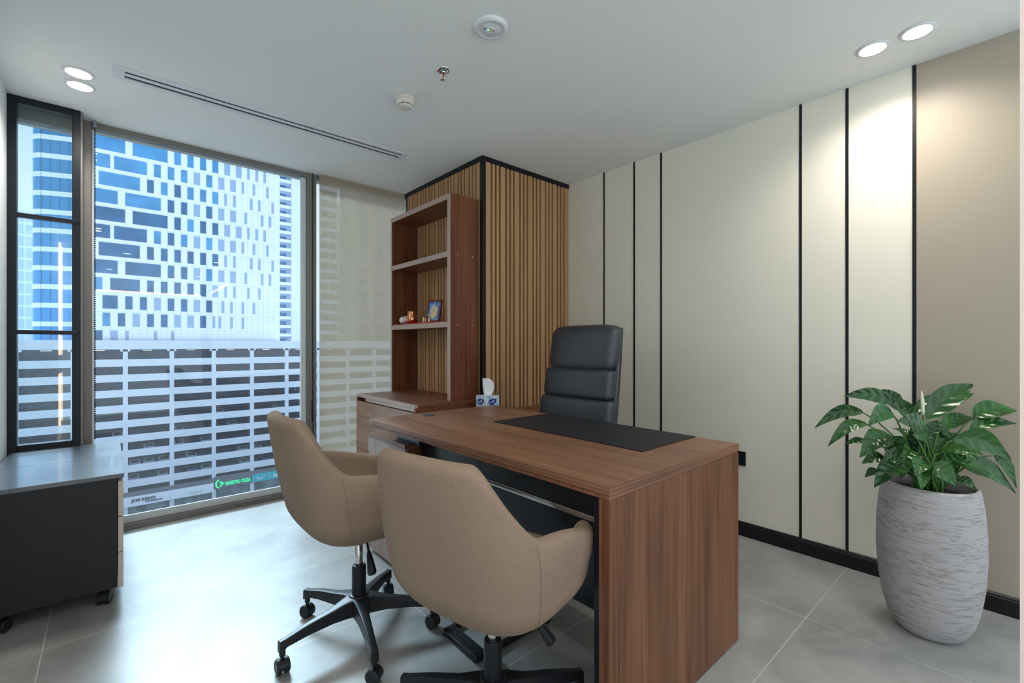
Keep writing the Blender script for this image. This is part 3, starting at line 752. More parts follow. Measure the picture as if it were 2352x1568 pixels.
def tub_shell():
    """one continuous upholstered tub: outer skin, rounded rim, inner skin; also returns the two side seam lines"""
    N, Mv, TH = 128, 26, 0.050
    AF, AB, BW = 0.228, 0.246, 0.276
    def outer(i, t):
        ph = 2 * math.pi * i / N
        cx, sy = math.cos(ph), math.sin(ph)
        a = math.degrees(math.acos(max(-1, min(1, -cx))))      # 0 at the back, 180 in front
        ax = AF if cx > 0 else AB
        n = 3.3
        Rr = 1.0 / ((abs(cx) / ax) ** n + (abs(sy) / BW) ** n) ** (1 / n)
        zr = 0.485 + 0.165 * (1 - sstep(128, 152, a)) + 0.188 * (1 - sstep(38, 70, a)) ** 1.05
        zr -= 0.055 * sstep(66, 128, a) * (1 - sstep(128, 150, a))
        zb, dz = 0.385, 0.135 - 0.065 * sstep(110, 165, a)
        if t < 0.5:
            be = (t / 0.5) * math.pi / 2
            rho = 0.12 + 0.83 * math.sin(be) ** 0.85; z = zb + dz * (1 - math.cos(be)) ** 1.1
        else:
            u = (t - 0.5) / 0.5
            rho = 0.95 + 0.05 * (1 - (1 - u) ** 2); z = zb + dz + (zr - zb - dz) * u
        x = Rr * cx * rho; y = Rr * sy * rho
        up = max(0, z - 0.46)
        bw = 1 - sstep(50, 100, a)
        x -= bw * up * 0.16
        y *= 1 - 0.55 * max(0, z - .62) * bw
        return Vector((x, y, z))
    def frame(i, t):
        p = outer(i, t)
        du = outer(i + .5, t) - outer(i - .5, t)
        dv = outer(i, min(1, t + .01)) - outer(i, max(0, t - .01))
        nn = du.cross(dv)
        nn.normalize()
        if nn.x * p.x + nn.y * p.y + nn.z * (p.z - .6) * .3 < 0: nn = -nn
        return p, nn, dv.normalized()
    rows = []
    for j in range(Mv + 1): rows.append([outer(i, j / Mv) for i in range(N)])
    fr_ = [frame(i, 1.0) for i in range(N)]
    for q in range(1, 8):
        a = math.pi * q / 8
        rows.append([p - n * (TH / 2) + n * (TH / 2 * math.cos(a)) + (e - n * e.dot(n)).normalized() * (TH / 2 * math.sin(a)) for p, n, e in fr_])
    for j in range(12):
        t = 1.0 - 0.42 * j / 11
        rows.append([(lambda f: f[0] - f[1] * TH)(frame(i, t)) for i in range(N)])
    mb = MB()
    nr = len(rows)
    mb.add([tuple(p) for r in rows for p in r], [(j * N + i, j * N + (i + 1) % N, (j + 1) * N + (i + 1) % N, (j + 1) * N + i) for j in range(nr - 1) for i in range(N)])
    o = len(mb.v) - nr * N
    mb.f.append(tuple(o + k for k in range(N - 1, -1, -1)))
    mb.f.append(tuple(o + (nr - 1) * N + k for k in range(N)))
    seams = []
    for sg in (1, -1):
        i0 = N / 2 + sg * N * 63 / 360
        seams.append(MB().tube([frame(i0, t / 24)[0] + frame(i0, t / 24)[1] * .0002 for t in range(7, 25)], .0016, 6))
    return mb, seams

def make_chair(loc, rz, star_rot, label):
    t = thing('tub_chair', label, 'office chair', loc, rz, 'taupe tub chairs at the desk')
    mb, seams = tub_shell()
    o = mb.build('shell', M['fabric'], t, smooth=True)
    for sm in seams: sm.build('seam', M['seam'], o, smooth=True)
    cu = MB()
    cu.pad((0, 0, 0), (0.040, 0.215, 0.225), .45, .62, 48, 20)
    cu.v = [(p[2] + .015, p[1], p[0] + .480) for p in cu.v]
    cu.build('seat_cushion', M['fabric'], t, smooth=True)
    MB().lathe([(0.030, .350), (0.06, .365), (0.10, .380), (0.10, .392)], 28).build('seat_plate', M['blackmetal'], t, smooth=False, bevel=.002)
    MB().lathe([(0.0145, .20), (0.0145, .380)], 24).build('gas_lift', M['chrome'], t, smooth=True)
    MB().lathe([(0.0265, .14), (0.0265, .272), (0.0245, .277), (0.016, .278)], 28).build('lift_collar', M['plastic'], t, smooth=False, bevel=.0015)
    lv = MB().tube([(0.02, -0.02, .382), (0.045, -0.09, .365), (0.055, -0.118, .345)], .0045, 8).build('height_lever', M['plastic'], t, smooth=True)
    MB().tube([(0.052, -0.110, .352), (0.056, -0.122, .338), (0.070, -0.155, .292), (0.072, -0.16, .286)], [.006, .011, .018, .014], 6).build('paddle', M['plastic'], lv, bevel=.002)
    star_base(t, 0.285, star_rot)
    return t
C2 = (0.845, 1.044, 0); C2R = 13.0; SR = -21 - C2R
ch2 = make_chair(C2, R(C2R), SR, 'taupe fabric tub chair in front, its back half hiding the desk front')
ch1 = copy_tree(ch2)
ch1['label'] = 'taupe fabric tub chair by the window side, raised higher on its chrome lift'
C1R = 0.0
ch1.location = (0.735, 1.741, 0); ch1.rotation_euler = (0, 0, R(C1R))
RAISE = 0.025
for c in kids(ch1):
    nm = c.name.split('.')[0]
    if nm in ('shell', 'seat_cushion', 'seat_plate', 'height_lever'):
        c.location.z += RAISE
        if nm == 'height_lever': c.rotation_euler.z = R(-32)
    elif nm == 'gas_lift': c.scale.z = (0.380 + RAISE - .20) / (.380 - .20); c.location.z = .20 - .20 * c.scale.z
    elif nm in ('star_base', 'caster'):
        q = Matrix.Rotation(R(41.0 - C1R - SR), 4, 'Z')
        v = q @ c.location.copy(); c.location = v; c.rotation_euler.z += R(41.0 - C1R - SR)

# ================================================================== EXECUTIVE CHAIR
ex = thing('executive_chair', 'black leather high-back executive chair behind the desk', 'office chair', (1.835, 1.850, 0), R(180 - 2))
def lean(z): return -0.20 - 0.16 * (z - 0.50)        # front face of the backrest, chair faces +x locally
def back_part(name, z0, z1, hw, th, bulge, e2=.30):
    zc = (z0 + z1) / 2; hz = (z1 - z0) / 2
    def warp(p):
        q = -0.16 * p[2]
        taper = 1 - 0.05 * (p[2] / hz) * 0
        return (p[0] + q - 0.10 * p[1] * p[1] / hw * 0.4, p[1] * taper, p[2])
    return MB().pad((lean(zc) - th / 2, 0, zc), (th / 2, hw, hz), bulge, e2, 56, 28, warp).build(name, M['leather'], ex, smooth=True)
back_part('headrest', 0.972, 1.258, 0.262, 0.150, .55, .34)
back_part('upper_back_pad', 0.815, 0.995, 0.268, 0.110, .42, .22)
back_part('lower_back_pad', 0.640, 0.822, 0.285, 0.120, .42, .22)
back_part('lumbar_pad', 0.470, 0.648, 0.285, 0.130, .42, .22)
def shellfn(i, j):
    y = -0.27 + 0.54 * i / 20; z = 0.46 + 0.775 * j / 24
    y *= (1.02 - 0.10 * (j / 24) ** 2)
    return (lean(z) - 0.128 + 0.25 * y * y, y, z)
MB().grid(shellfn, 20, 24).build('back_shell', M['leather'], ex, smooth=True, solid=0.03)
sp = MB().pad((0, 0, 0), (0.06, 0.27, 0.26), .5, .4, 48, 20)
sp.v = [(p[2] + 0.03, p[1], p[0] + 0.455) for p in sp.v]
sp.build('seat', M['leather'], ex, smooth=True)
B(-0.13, 0.10, -0.09, 0.09, 0.375, 0.398).build('tilt_mechanism', M['blackmetal'], ex, bevel=.004)
MB().lathe([(0.015, .20), (0.015, .376)], 20).build('gas_lift', M['chrome'], ex, smooth=True)
MB().lathe([(0.026, .10), (0.026, .29)], 24).build('lift_collar', M['plastic'], ex, smooth=False, bevel=.001)
star_base(ex, 0.30, 18, 1.0, .150)

# ================================================================== MOBILE PEDESTALS
def mobile(y0, label):
    X0, X1, D, Z0, Z1 = -0.388, 0.028, 0.435, 0.075, 0.5725
    o = ((X0 + X1) / 2, y0 + D / 2, 0)
    t = thing('mobile_pedestal', label, 'drawer cabinet', o, 0, 'charcoal mobile pedestals under the narrow window')
    B(X0, X1, y0 + .004, y0 + D - .004, Z0, Z1 - .020).build('body', M['charcoal'], t, o, bevel=.001)
    B(X0, 0.050, y0, y0 + D, Z1 - .0195, Z1).build('top', M['charcoal_top_sheen'], t, o, bevel=.001)
    hh = (Z1 - .030 - Z0) / 3
    for k in range(3):
        B(0.030, 0.048, y0 + .004, y0 + D - .004, Z0 - .004 + k * (hh + .001), Z0 - .004 + k * (hh + .001) + hh - .003).build('drawer', M['beigefront'], t, o, bevel=.0015)
    for (cx, cy, a) in [(-0.015, y0 + .045, 70), (-0.015, y0 + D - .05, 20), (-0.32, y0 + .045, 60), (-0.32, y0 + D - .05, 40)]:
        caster(t, cx - o[0], cy - o[1], R(a), 1.06)
    return t
mobile(2.645, 'charcoal drawer cabinet on casters, the one close to the viewer')
mobile(3.086, 'charcoal drawer cabinet directly under the black window frame, behind its twin')

# ================================================================== POTTED PLANT
PP = (2.450, 0.268, 0)
pl = thing('potted_plant', 'peace lily with glossy green leaves in a tall textured grey stone pot', 'plant', PP)
prof = [(0.070, 0.0), (0.092, 0.004), (0.112, 0.022), (0.132, 0.065), (0.148, 0.13), (0.160, 0.22), (0.1655, 0.32), (0.1645, 0.42), (0.158, 0.51), (0.149, 0.575), (0.145, 0.586), (0.137, 0.588), (0.131, 0.580), (0.132, 0.545)]
MB().lathe(prof, 72, cap=False).build('pot', M['stone'], pl, smooth=True)
MB().lathe([(0.138, 0.538), (0.09, 0.556), (0.04, 0.560), (0.001, 0.562)], 32, cap=False).build('soil', M['soil'], pl, smooth=True)
LEAVES = [
    ((-0.066, 0.096, 0.903), (-0.189, 0.238, 0.929), 0.0265, 0.10, -0.16),
    ((-0.162, 0.181, 0.867), (-0.280, 0.318, 0.799), 0.0231, 0.16, -0.31),
    ((-0.194, 0.162, 0.825), (-0.321, 0.261, 0.739), 0.0231, 0.16, 0.14),
    ((-0.159, 0.091, 0.877), (-0.278, 0.143, 0.830), 0.0308, 0.16, -0.38),
    ((-0.041, 0.081, 0.871), (-0.060, 0.138, 0.955), 0.0265, 0.10, 0.03),
    ((-0.001, 0.059, 0.837), (0.016, 0.097, 0.915), 0.0239, 0.10, -0.12),
    ((0.027, 0.047, 0.843), (0.188, -0.027, 0.927), 0.0231, 0.10, -0.40),
    ((0.010, 0.009, 0.838), (0.166, -0.115, 0.980), 0.0393, 0.10, 0.01),
    ((0.123, -0.051, 0.881), (0.252, -0.111, 0.934), 0.0222, 0.10, -0.42),
    ((-0.074, 0.003, 0.801), (-0.219, 0.065, 0.852), 0.0308, 0.10, -0.06),
    ((0.138, -0.117, 0.847), (0.268, -0.232, 0.875), 0.0393, 0.10, -0.39),
    ((0.099, -0.109, 0.803), (0.208, -0.232, 0.830), 0.0265, 0.10, -0.37),
    ((0.087, -0.019, 0.792), (0.259, -0.117, 0.829), 0.0265, 0.10, -0.07),
    ((0.021, -0.067, 0.768), (0.133, -0.219, 0.701), 0.0393, 0.16, 0.29),
    ((0.143, -0.175, 0.707), (0.147, -0.232, 0.595), 0.0231, 0.16, -0.34),
    ((0.014, -0.008, 0.705), (0.095, -0.079, 0.784), 0.0316, 0.10, -0.25),
    ((-0.159, 0.091, 0.780), (-0.301, 0.163, 0.709), 0.0359, 0.16, 0.11),
    ((-0.169, 0.087, 0.782), (-0.217, 0.062, 0.706), 0.0316, 0.16, 0.40),
    ((-0.125, 0.115, 0.681), (-0.196, 0.178, 0.664), 0.0231, 0.16, 0.07),
    ((-0.101, 0.067, 0.698), (-0.191, 0.119, 0.668), 0.0265, 0.16, -0.09),
    ((-0.131, 0.054, 0.655), (-0.284, 0.122, 0.601), 0.0367, 0.16, 0.43),
    ((-0.117, 0.141, 0.632), (-0.125, 0.181, 0.595), 0.0154, 0.16, -0.41),
    ((-0.085, -0.007, 0.678), (-0.209, 0.015, 0.655), 0.0308, 0.16, 0.32),
    ((-0.092, -0.008, 0.676), (-0.107, -0.088, 0.616), 0.0359, 0.16, -0.19),
    ((0.044, -0.088, 0.668), (0.144, -0.229, 0.575), 0.0402, 0.16, -0.32),
    ((-0.116, 0.007, 0.654), (-0.219, -0.002, 0.608), 0.0248, 0.16, -0.34),
    ((-0.001, -0.075, 0.620), (-0.023, -0.135, 0.596), 0.0188, 0.16, -0.17),
    ((0.090, -0.048, 0.672), (0.217, -0.134, 0.709), 0.0273, 0.10, 0.28),
    ((-0.058, 0.042, 0.782), (-0.021, -0.003, 0.749), 0.0231, 0.16, -0.29),
    ((-0.141, 0.169, 0.742), (-0.177, 0.241, 0.725), 0.0120, 0.16, 0.07),
    ((-0.093, 0.047, 0.727), (-0.156, 0.062, 0.623), 0.0333, 0.16, 0.13),
    ((0.038, -0.029, 0.800), (0.067, -0.054, 0.780), 0.0239, 0.16, -0.11),
    ((0.046, -0.023, 0.643), (0.018, 0.016, 0.696), 0.0256, 0.10, 0.04),
    ((0.050, -0.040, 0.622), (0.098, -0.081, 0.669), 0.0256, 0.10, -0.39),
    ((-0.012, 0.048, 0.655), (-0.034, 0.101, 0.705), 0.0299, 0.10, -0.40),
    ((-0.001, 0.026, 0.729), (-0.005, 0.049, 0.806), 0.0256, 0.10, -0.26),
    ((0.036, 0.006, 0.751), (0.101, -0.017, 0.827), 0.0256, 0.10, 0.16),
    ((-0.053, 0.092, 0.678), (-0.045, 0.124, 0.744), 0.0256, 0.10, -0.07),
    ((0.141, -0.067, 0.691), (0.241, -0.101, 0.740), 0.0256, 0.10, -0.17),
    ((-0.058, 0.042, 0.625), (-0.095, 0.062, 0.674), 0.0256, 0.10, 0.08),
]
rnd = random.Random(4)
def leaf(base, tip, wd, sag, twist=0.0, side=None):
    base, tip = Vector(base), Vector(tip)
    ax = tip - base; L = ax.length
    view = Vector((-0.86, -0.30, 0.42)) if side is None else Vector(side)
    nrm = view - ax.normalized() * view.dot(ax.normalized())
    nrm.normalize(); sd = ax.normalized().cross(nrm)
    rt = Matrix.Rotation(twist, 3, ax.normalized()); nrm = rt @ nrm; sd = rt @ sd
    if nrm.z < 0.15: nrm = (nrm + Vector((0, 0, 0.25))).normalized()
    up = Vector((0, 0, 1))
    NU, NV = 12, 30
    def fn(i, j):
        u = -1 + 2 * i / NU; v = j / NV
        p = base + ax * v + up * (sag * L * math.sin(math.pi * min(1, v * 1.0)) ) - up * (0.10 * sag * L * v * v)
        wv = 1.22 * wd * (math.sin(math.pi * v ** 0.80) ** 0.80) * (1 - 0.25 * v)
        if v > 0.995 or v < 0.003: wv = 0.0005
        fold = 0.32 * abs(u) ** 1.2 * wv
        pleat = 0.0030 * math.sin(v * 34 - abs(u) * 5.0) * (1 - abs(u) ** 3) * min(1, abs(u) * 4)
        edge = 0.05 * wd * math.sin(v * 15 + u) * u * u
        return p + sd * (u * wv) + nrm * (fold + pleat + edge)
    MB().grid(fn, NU, NV).build('leaf', M['leaf'], pl, smooth=True)
    rr = Vector((rnd.uniform(-.05, .05), rnd.uniform(-.05, .05), .555))
    mid = rr.lerp(base, .55) + Vector((0, 0, 0.035))
    pts = [rr, rr.lerp(mid, .5) + Vector((0, 0, .012)), mid, mid.lerp(base, .6) + Vector((0, 0, .008)), base + ax * .02]
    MB().tube(pts, [.0042, .0038, .0034, .003, .0024], 7).build('stalk', M['stem'], pl, smooth=True)
for q in LEAVES: leaf(*q)
for k in range(14):
    a = rnd.uniform(0, 2 * math.pi); r0 = rnd.uniform(.02, .06); r1 = rnd.uniform(.10, .17); z0 = rnd.uniform(.62, .74)
    leaf((r0 * math.cos(a), r0 * math.sin(a), z0), (r1 * math.cos(a), r1 * math.sin(a), z0 + rnd.uniform(-.06, .09)), rnd.uniform(.020, .028), .18, rnd.uniform(-.4, .4))
# furled white flower
MB().tube([(0.0, 0.0, .555), (-.012, .01, .72), (-.018, .015, .86)], .0032, 7).build('stalk', M['stem'], pl, smooth=True)
MB().tube([(-.018, .015, .855), (-.019, .016, .88), (-.020, .017, .91), (-.021, .018, .935), (-.022, .019, .955)], [.0025, .006, .0065, .004, .0006], 10).build('spathe', M['spathe'], pl, smooth=True)

# ================================================================== THE CITY OUTSIDE
def panel_mat(name, col, axes, line, rough=.6):
    m, n, l, b = new_mat(name)
    b.inputs['Base Color'].default_value = (*col, 1); b.inputs['Roughness'].default_value = rough
    grid_lines(m, None, b, n, l, axes, line)
    return m
GP = 1.134; TX = -2.1; FL = 3.456; TZ = 38.4          # facade bay, first joint, storey, reference head height
M['tower_white'] = panel_mat('white_facade_panel', (0.80, 0.82, 0.86), [(0, TX, GP, 0.06), (2, TZ + .16, FL, 0.06), (2, TZ + .16 - .72, FL, 0.05)], (0.55, 0.62, 0.74))
M['glass_dark'] = mat('dark_blue_window', (0.030, 0.125, 0.27), 0.15, spec=.2, var=.25, vscale=.35)
M['glass_blue'] = mat('blue_window', (0.065, 0.27, 0.52), 0.12, spec=.2, var=.22, vscale=.3)
M['glass_grey'] = mat('grey_blue_window', (0.30, 0.40, 0.58), 0.2, spec=.2)
M['pale_grey'] = mat('pale_concrete', (0.62, 0.66, 0.72), 0.8)
M['white_conc'] = mat('white_concrete', (0.60, 0.63, 0.69), 0.8, var=.03, vscale=.3)
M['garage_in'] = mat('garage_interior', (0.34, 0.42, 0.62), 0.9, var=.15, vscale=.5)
M['asphalt'] = mat('street_asphalt', (0.17, 0.17, 0.17), 0.9)
M['bounce_ground'] = mat('sun_bounce_ground', (0.27, 0.25, 0.225), 0.9)
M['band_dark'] = mat('dark_fascia', (0.13, 0.13, 0.15), 0.6)
M['shop'] = mat('shop_glass', (0.14, 0.18, 0.20), 0.15, var=.5, vscale=.6)
M['sand'] = mat('sand_render', (0.48, 0.42, 0.35), 0.8)
M['brownwall'] = mat('brown_render', (0.30, 0.25, 0.21), 0.8)
M['car_white'] = mat('car_pale_paint', (0.62, 0.65, 0.70), 0.25)
M['car_blue'] = mat('car_blue_paint', (0.16, 0.22, 0.42), 0.25)
M['car_glass'] = mat('car_window', (0.03, 0.035, 0.05), 0.1)
M['tyre'] = mat('tyre', (0.015, 0.015, 0.015), 0.8)
M['tube_lamp'] = emit('tube_lamp', (0.9, 0.95, 1.0), 1.6)
M['sign_green'] = emit('green_sign_light', (0.02, 0.72, 0.28), 0.75)
M['sign_teal'] = mat('teal_sign', (0.01, 0.42, 0.46), 0.5)
M['sign_ink'] = mat('dark_sign_letter', (0.03, 0.03, 0.05), 0.6)
M['sign_white'] = mat('white_sign_letter', (0.85, 0.87, 0.9), 0.6)
M['sign_face'] = mat('white_sign_face', (0.74, 0.77, 0.83), 0.6)
GZ = -33.6
struct('ground', B(-260, 320, -300, 30, GZ - .3, GZ), M['bounce_ground'])  # unseen ground under and behind the room, added to bounce sun onto the ceiling
struct('street', B(-260, 320, 30, 320, GZ - .3, GZ), M['asphalt'])

# ---- white tower with scattered blue windows
tw = thing('white_tower', 'tall white panelled tower with scattered blue windows behind the garage', 'building', (14, 132, GZ))
two = (14, 132, GZ)
B(-2.8, 31.0, 120, 146, .55, 62).build('wall', M['tower_white'], tw)
tw.children[0].location = (-14, -132, -GZ)
ROWS = {
 1: [(-1, 4), (5, 10), 11, 13, 15, 17, '19g', 21, '23Lg', '24R', '26Lg'],
 2: [(-1, 2), (2.5, 7), 8, 10, 12, '14g', 16, 18, 20, '22L', '24Lg', '26Rg'],
 3: [(.5, 6), 7, 9, 11, 13, 15, 17, '19Lg', '20R', '23R', '25Lg', '27Rg'],
 4: [(-1, 3), (4, 9), 10, 12, '14g', 16, 18, 20, '22R', '25Rg', '27Lg'],
 9: [(-1, 1), (2, 6), 7, 9, 11, 13, 15, '17g', '19Lg', '20R', '23Lg', '25Lg'],
 10: [(1, 3), 4, 6, '8g', 10, 12, '14g', 16, '18R', '20Lg', '22Lg', '24Lg'],
 11: [-1, 1, 3, '5g', 7, 9, '11g', '13g', 15, '17Lg', '18Lg', '20Lg', '22Lg'],
 12: [0, '2g', '4Lg', '8L', '10R'],
}
wins = []
for row in range(-2, 13):
    pat = ROWS[row] if row in ROWS else ROWS[(row - 1) % 4 + 1]
    zt = TZ - FL * (row - 2)
    zb = zt - .76 * FL
    if row == 12: zb = zt - 1.95
    for it in pat:
        g = False
        if isinstance(it, tuple): a, b_ = it
        else:
            s_ = str(it); g = s_.endswith('g'); s_ = s_.rstrip('g')
            hf = s_[-1] if s_[-1] in 'LR' else ''
            c_ = float(s_.rstrip('LR')); a, b_ = c_, c_ + 1
            if hf == 'L': b_ = c_ + .5
            if hf == 'R': a = c_ + .5
        wins.append((TX + a * GP + .04, TX + b_ * GP - .02, zb, zt, g, row, it))
wins.sort(key=lambda q: -(q[1] - q[0]) / (1 + .01 * (q[0] + 2)))
rest = MB()
rw = random.Random(3)
for k, (a, b_, z0, z1, g, row, it) in enumerate(wins):
    a = max(a, -2.75)
    if k < 98:
        mm = M['glass_grey'] if g else (M['glass_blue'] if (row < 4 and rw.random() < .85) or rw.random() < .22 else M['glass_dark'])
        mb = MB().box(a, b_, 119.93, 120.10, z0, z1)
        mb.build('window', mm, tw, two)
    else: rest.box(a, b_, 119.93, 120.10, z0, z1)
o = rest.build('narrow_windows', M['glass_grey'], tw, two); o['kind'] = 'stuff'

# ---- blue glass tower with white bands and a rounded corner
bo = (-7, 135, GZ)
bt = thing('blue_glass_tower', 'blue glass tower with white bands and a rounded corner', 'building', bo)
def round_plan(off=0.0, n=10):
    """plan outline from the far back around the rounded corner along the front"""
    d = Vector((.934, -.358)); nrm = Vector((-.358, -.934)); c0_ = Vector((-12.35, 130.6)); r = 3.0 + off
    cc = c0_ + d * 3.0 - nrm * 3.0 + nrm * 0 + Vector((0, 0))
    pts = []
    for k in range(n + 1):
        a = math.pi / 2 * (1 - k / n)
        pts.append(cc + (-d) * (r * math.sin(a)) + nrm * (r * math.cos(a)))
    end = pts[-1] + d * 5.4
    back0 = pts[0] - nrm * 4; back1 = end - nrm * 4
    return [back0] + pts + [end, back1]
def ring(off, z0, z1):
    p = round_plan(off); n = len(p)
    vs = [(q.x, q.y, z0) for q in p] + [(q.x, q.y, z1) for q in p]
    return MB().add(vs, [(i, (i + 1) % n, n + (i + 1) % n, n + i) for i in range(n)] + [tuple(range(n - 1, -1, -1)), tuple(range(n, 2 * n))])
M['tower_blue'] = mat('blue_curtain_wall', (0.030, 0.24, 0.46), 0.14, spec=.25, var=.18, vscale=.25, stretch=(1, 1, .15))
ring(0, .55, 66).build('curtain_wall', M['tower_blue'], bt, bo)
for k in range(24):
    z = 45.6 - 3.72 * (k - 5)
    if z < .6: break
    ring(.12, z, z + .95).build('white_band', M['sign_face'], bt, bo)
mb = MB()
d = Vector((.934, -.358)); p0 = round_plan(.03)[11]
for k in range(5):
    q = p0 + d * (-.6 + 1.45 * k)
    mb.box(q.x - .03, q.x + .03, q.y - .05, q.y + .05, .6, 66)
mb.build('mullion', M['glass_dark'], bt, bo)

# ---- grey block far beyond, in the gap at the black window
go = (-30, 190, GZ)
gb = thing('grey_office_block', 'distant grey gridded block beside the blue tower', 'building', go)
GM = panel_mat('grey_grid_facade', (0.36, 0.43, 0.52), [(0, -40, 2.2, .22), (2, 0, 3.2, .5)], (0.55, .60, .68))
B(-46, -15, 180, 205, GZ, 37).build('wall', GM, gb, go)
B(-46, -15, 179.6, 205, 37, 40).build('parapet', M['pale_grey'], gb, go)
B(-45, -24, 183, 200, 40, 45).build('roof_plant', M['garage_in'], gb, go)

# ---- slim balcony tower and pale slab right of the white one
so2 = (52, 196, GZ)
bw_ = thing('balcony_tower', 'slim residential tower with stacked balconies behind the white tower', 'building', so2)
B(47.5, 53.0, 191, 210, GZ, 72).build('wall', M['glass_grey'], bw_, so2)
B(53.0, 56.3, 189, 210, GZ, 72).build('plain_wall', M['white_conc'], bw_, so2)
B(56.3, 57.2, 188.8, 210, GZ, 70).build('glazed_edge', M['glass_dark'], bw_, so2)
for k in range(26):
    z = .8 + 3.28 * k
    if z > 70: break
    f = B(48.0, 52.9, 189.0, 191, z, z + .35).box(48.0, 52.9, 189.0, 189.1, z + .35, z + 1.1).build('balcony', M['pale_grey'], bw_, so2)
    B(49.3, 51.6, 190.9, 191.1, z + .6, z + 2.6).build('window', M['glass_dark'], bw_, so2)
B(60.5, 60.7, 189, 189.2, GZ, GZ + 1).build('bollard', M['pale_grey'], bw_, so2)

# ---- two residential towers and a dark one seen through the blind
def block(name, label, x0, x1, y0, y1, z1, m, mw, step, nx, frac=.6, bal=True):
    o_ = ((x0 + x1) / 2, (y0 + y1) / 2, GZ)
    t = thing(name, label, 'building', o_, 0)
    B(x0, x1, y0, y1, GZ, z1).build('wall', m, t, o_)
    z = -2.0
    while z < z1 - step:
        if bal:
            B(x0 + .3, x1 - .3, y0 - 1.1, y0, z - .25, z + .75).build('balcony', M['white_conc'], t, o_)
        wb = MB(); dx = (x1 - x0) / nx
        for k in range(nx): wb.box(x0 + dx * (k + .5 - frac / 2), x0 + dx * (k + .5 + frac / 2), y0 - .04, y0 + .05, z + .9, z + step - .5)
        wb.build('window_row', mw, t, o_)
        z += step
    return t
block('balcony_tower', 'pale residential tower with balconies, dimly seen through the lowered blind', 50.6, 56.0, 150, 170, 60, M['sand'], M['band_dark'], 3.3, 2)
block('balcony_tower', 'shorter stepped residential tower through the blind, in front of open sky', 62.0, 66.6, 166, 185, 52, M['sand'], M['garage_in'], 3.3, 2)
block('brown_tower', 'broad brownish tower dimly seen through the blind beside the shelf', 56.5, 92, 136.5, 149, 62, M['brownwall'], M['band_dark'], 3.4, 7, .45, False)

# ---- parking garage with white bands
go2 = (14, 126, GZ)
GY = 118.0; P0 = 2.98
pg = thing('parking_garage', 'long white banded parking garage across the street with shops below', 'building', go2)
B(-34, 70, GY, GY + 1.2, 0.1, 1.9).build('parapet', M['white_conc'], pg, go2)
for k in range(9):
    zt = -1.85 - 3.0 * k
    B(-34, 70, GY - .02, GY + .3, zt - 1.42, zt).build('spandrel_band', M['white_conc'], pg, go2)
for k in range(10):
    zt = -1.85 - 3.0 * k
    B(-33.5, 69.5, GY + .31, GY + 17, zt - 1.35, zt - 1.05).build('deck', M['garage_in'], pg, go2)
B(-33.5, 69.5, GY + 1.21, GY + 17, .2, .5).build('deck', M['garage_in'], pg, go2)
B(-33.5, 69.5, GY + 17, GY + 17.3, GZ, 1).build('rear_wall', M['garage_in'], pg, go2)
for k in range(-4, 10):
    x = 2.42 + 7.4 * k
    B(x - .38, x + .38, GY + .04, GY + .7, GZ, .1).build('pillar', M['white_conc'], pg, go2)
    B(x - .75, x + .75, GY + .04, GY + .7, -.3, .1).build('capital', M['white_conc'], pg, go2)
for k in range(-4, 9):
    x = 2.42 + 7.4 * k + 3.6
    B(x - .75, x + .75, GY + 3, GY + 3.12, -.16, -.08).build('tube_light', M['tube_lamp'], pg, go2)
B(5.6, 7.1, GY + 3, GY + 3.12, -6.02, -5.94).build('tube_light', M['tube_lamp'], pg, go2)
B(-34, 17.2, GY - .05, GY + .3, -29.1, -28.2).build('dark_fascia', M['band_dark'], pg, go2)
B(17.2, 70, GY - .05, GY + .3, -30.6, -27.9).build('dark_fascia', M['band_dark'], pg, go2)
B(-34, 70, GY + .9, GY + 1.0, GZ, -29.0).build('shop_front', M['shop'], pg, go2)
B(-34, 70, GY + .02, GY + .1, -26.85, -26.75).build('guard_rail', M['white_conc'], pg, go2)

def sign_board(name, label, x0, x1, z0, z1, m):
    o_ = ((x0 + x1) / 2, GY - .1, z0)
    t = thing(name, label, 'sign', o_, 0, 'shop signs on the garage')
    if m: B(x0, x1, GY - .2, GY - .06, z0, z1).build('board', m, t, o_)
    return t, o_
ts = GY - .26
t, o_ = sign_board('shop_sign', 'long white shop sign with dark lettering low on the garage', -6.0, 9.6, -31.1, -29.15, M['sign_face'])
text('JOE KERDI', .82, .03, 'lettering', M['sign_ink'], t, (3.35 - o_[0], -.18, .88), sx=1.0, bold=.03)
text('MAISON BEAUTÉ', .36, .03, 'lettering', M['sign_ink'], t, (5.55 - o_[0], -.18, .48), sx=.95, bold=.012)
t, o_ = sign_board('shop_sign', 'plain white shop sign with faint small pale green letters on the garage', 9.62, 17.1, -31.1, -29.15, M['sign_face'])
M['sign_faint'] = mat('faint_sign_letter', (0.50, 0.66, 0.50), 0.6)
text('DALD', .85, .03, 'lettering', M['sign_faint'], t, (12.9 - o_[0], -.18, .5))
t, o_ = sign_board('shop_sign', 'glowing green pizza shop sign with an emblem on the dark fascia', 17.5, 24.3, -30.5, -28.6, None)
text('MAESTRO PIZZA', 1.02, .05, 'lettering', M['sign_green'], t, (19.35 - o_[0], -.1, .45), sx=.62, bold=.045, spacing=1.05)
mb = MB()                                             # slice shaped emblem
def ext(poly):
    n = len(poly); mb.add([(x, ts, z) for x, z in poly] + [(x, ts + .12, z) for x, z in poly], [tuple(range(n)), tuple(range(2 * n - 1, n - 1, -1))] + [(i, n + i, n + (i + 1) % n, (i + 1) % n) for i in range(n)])
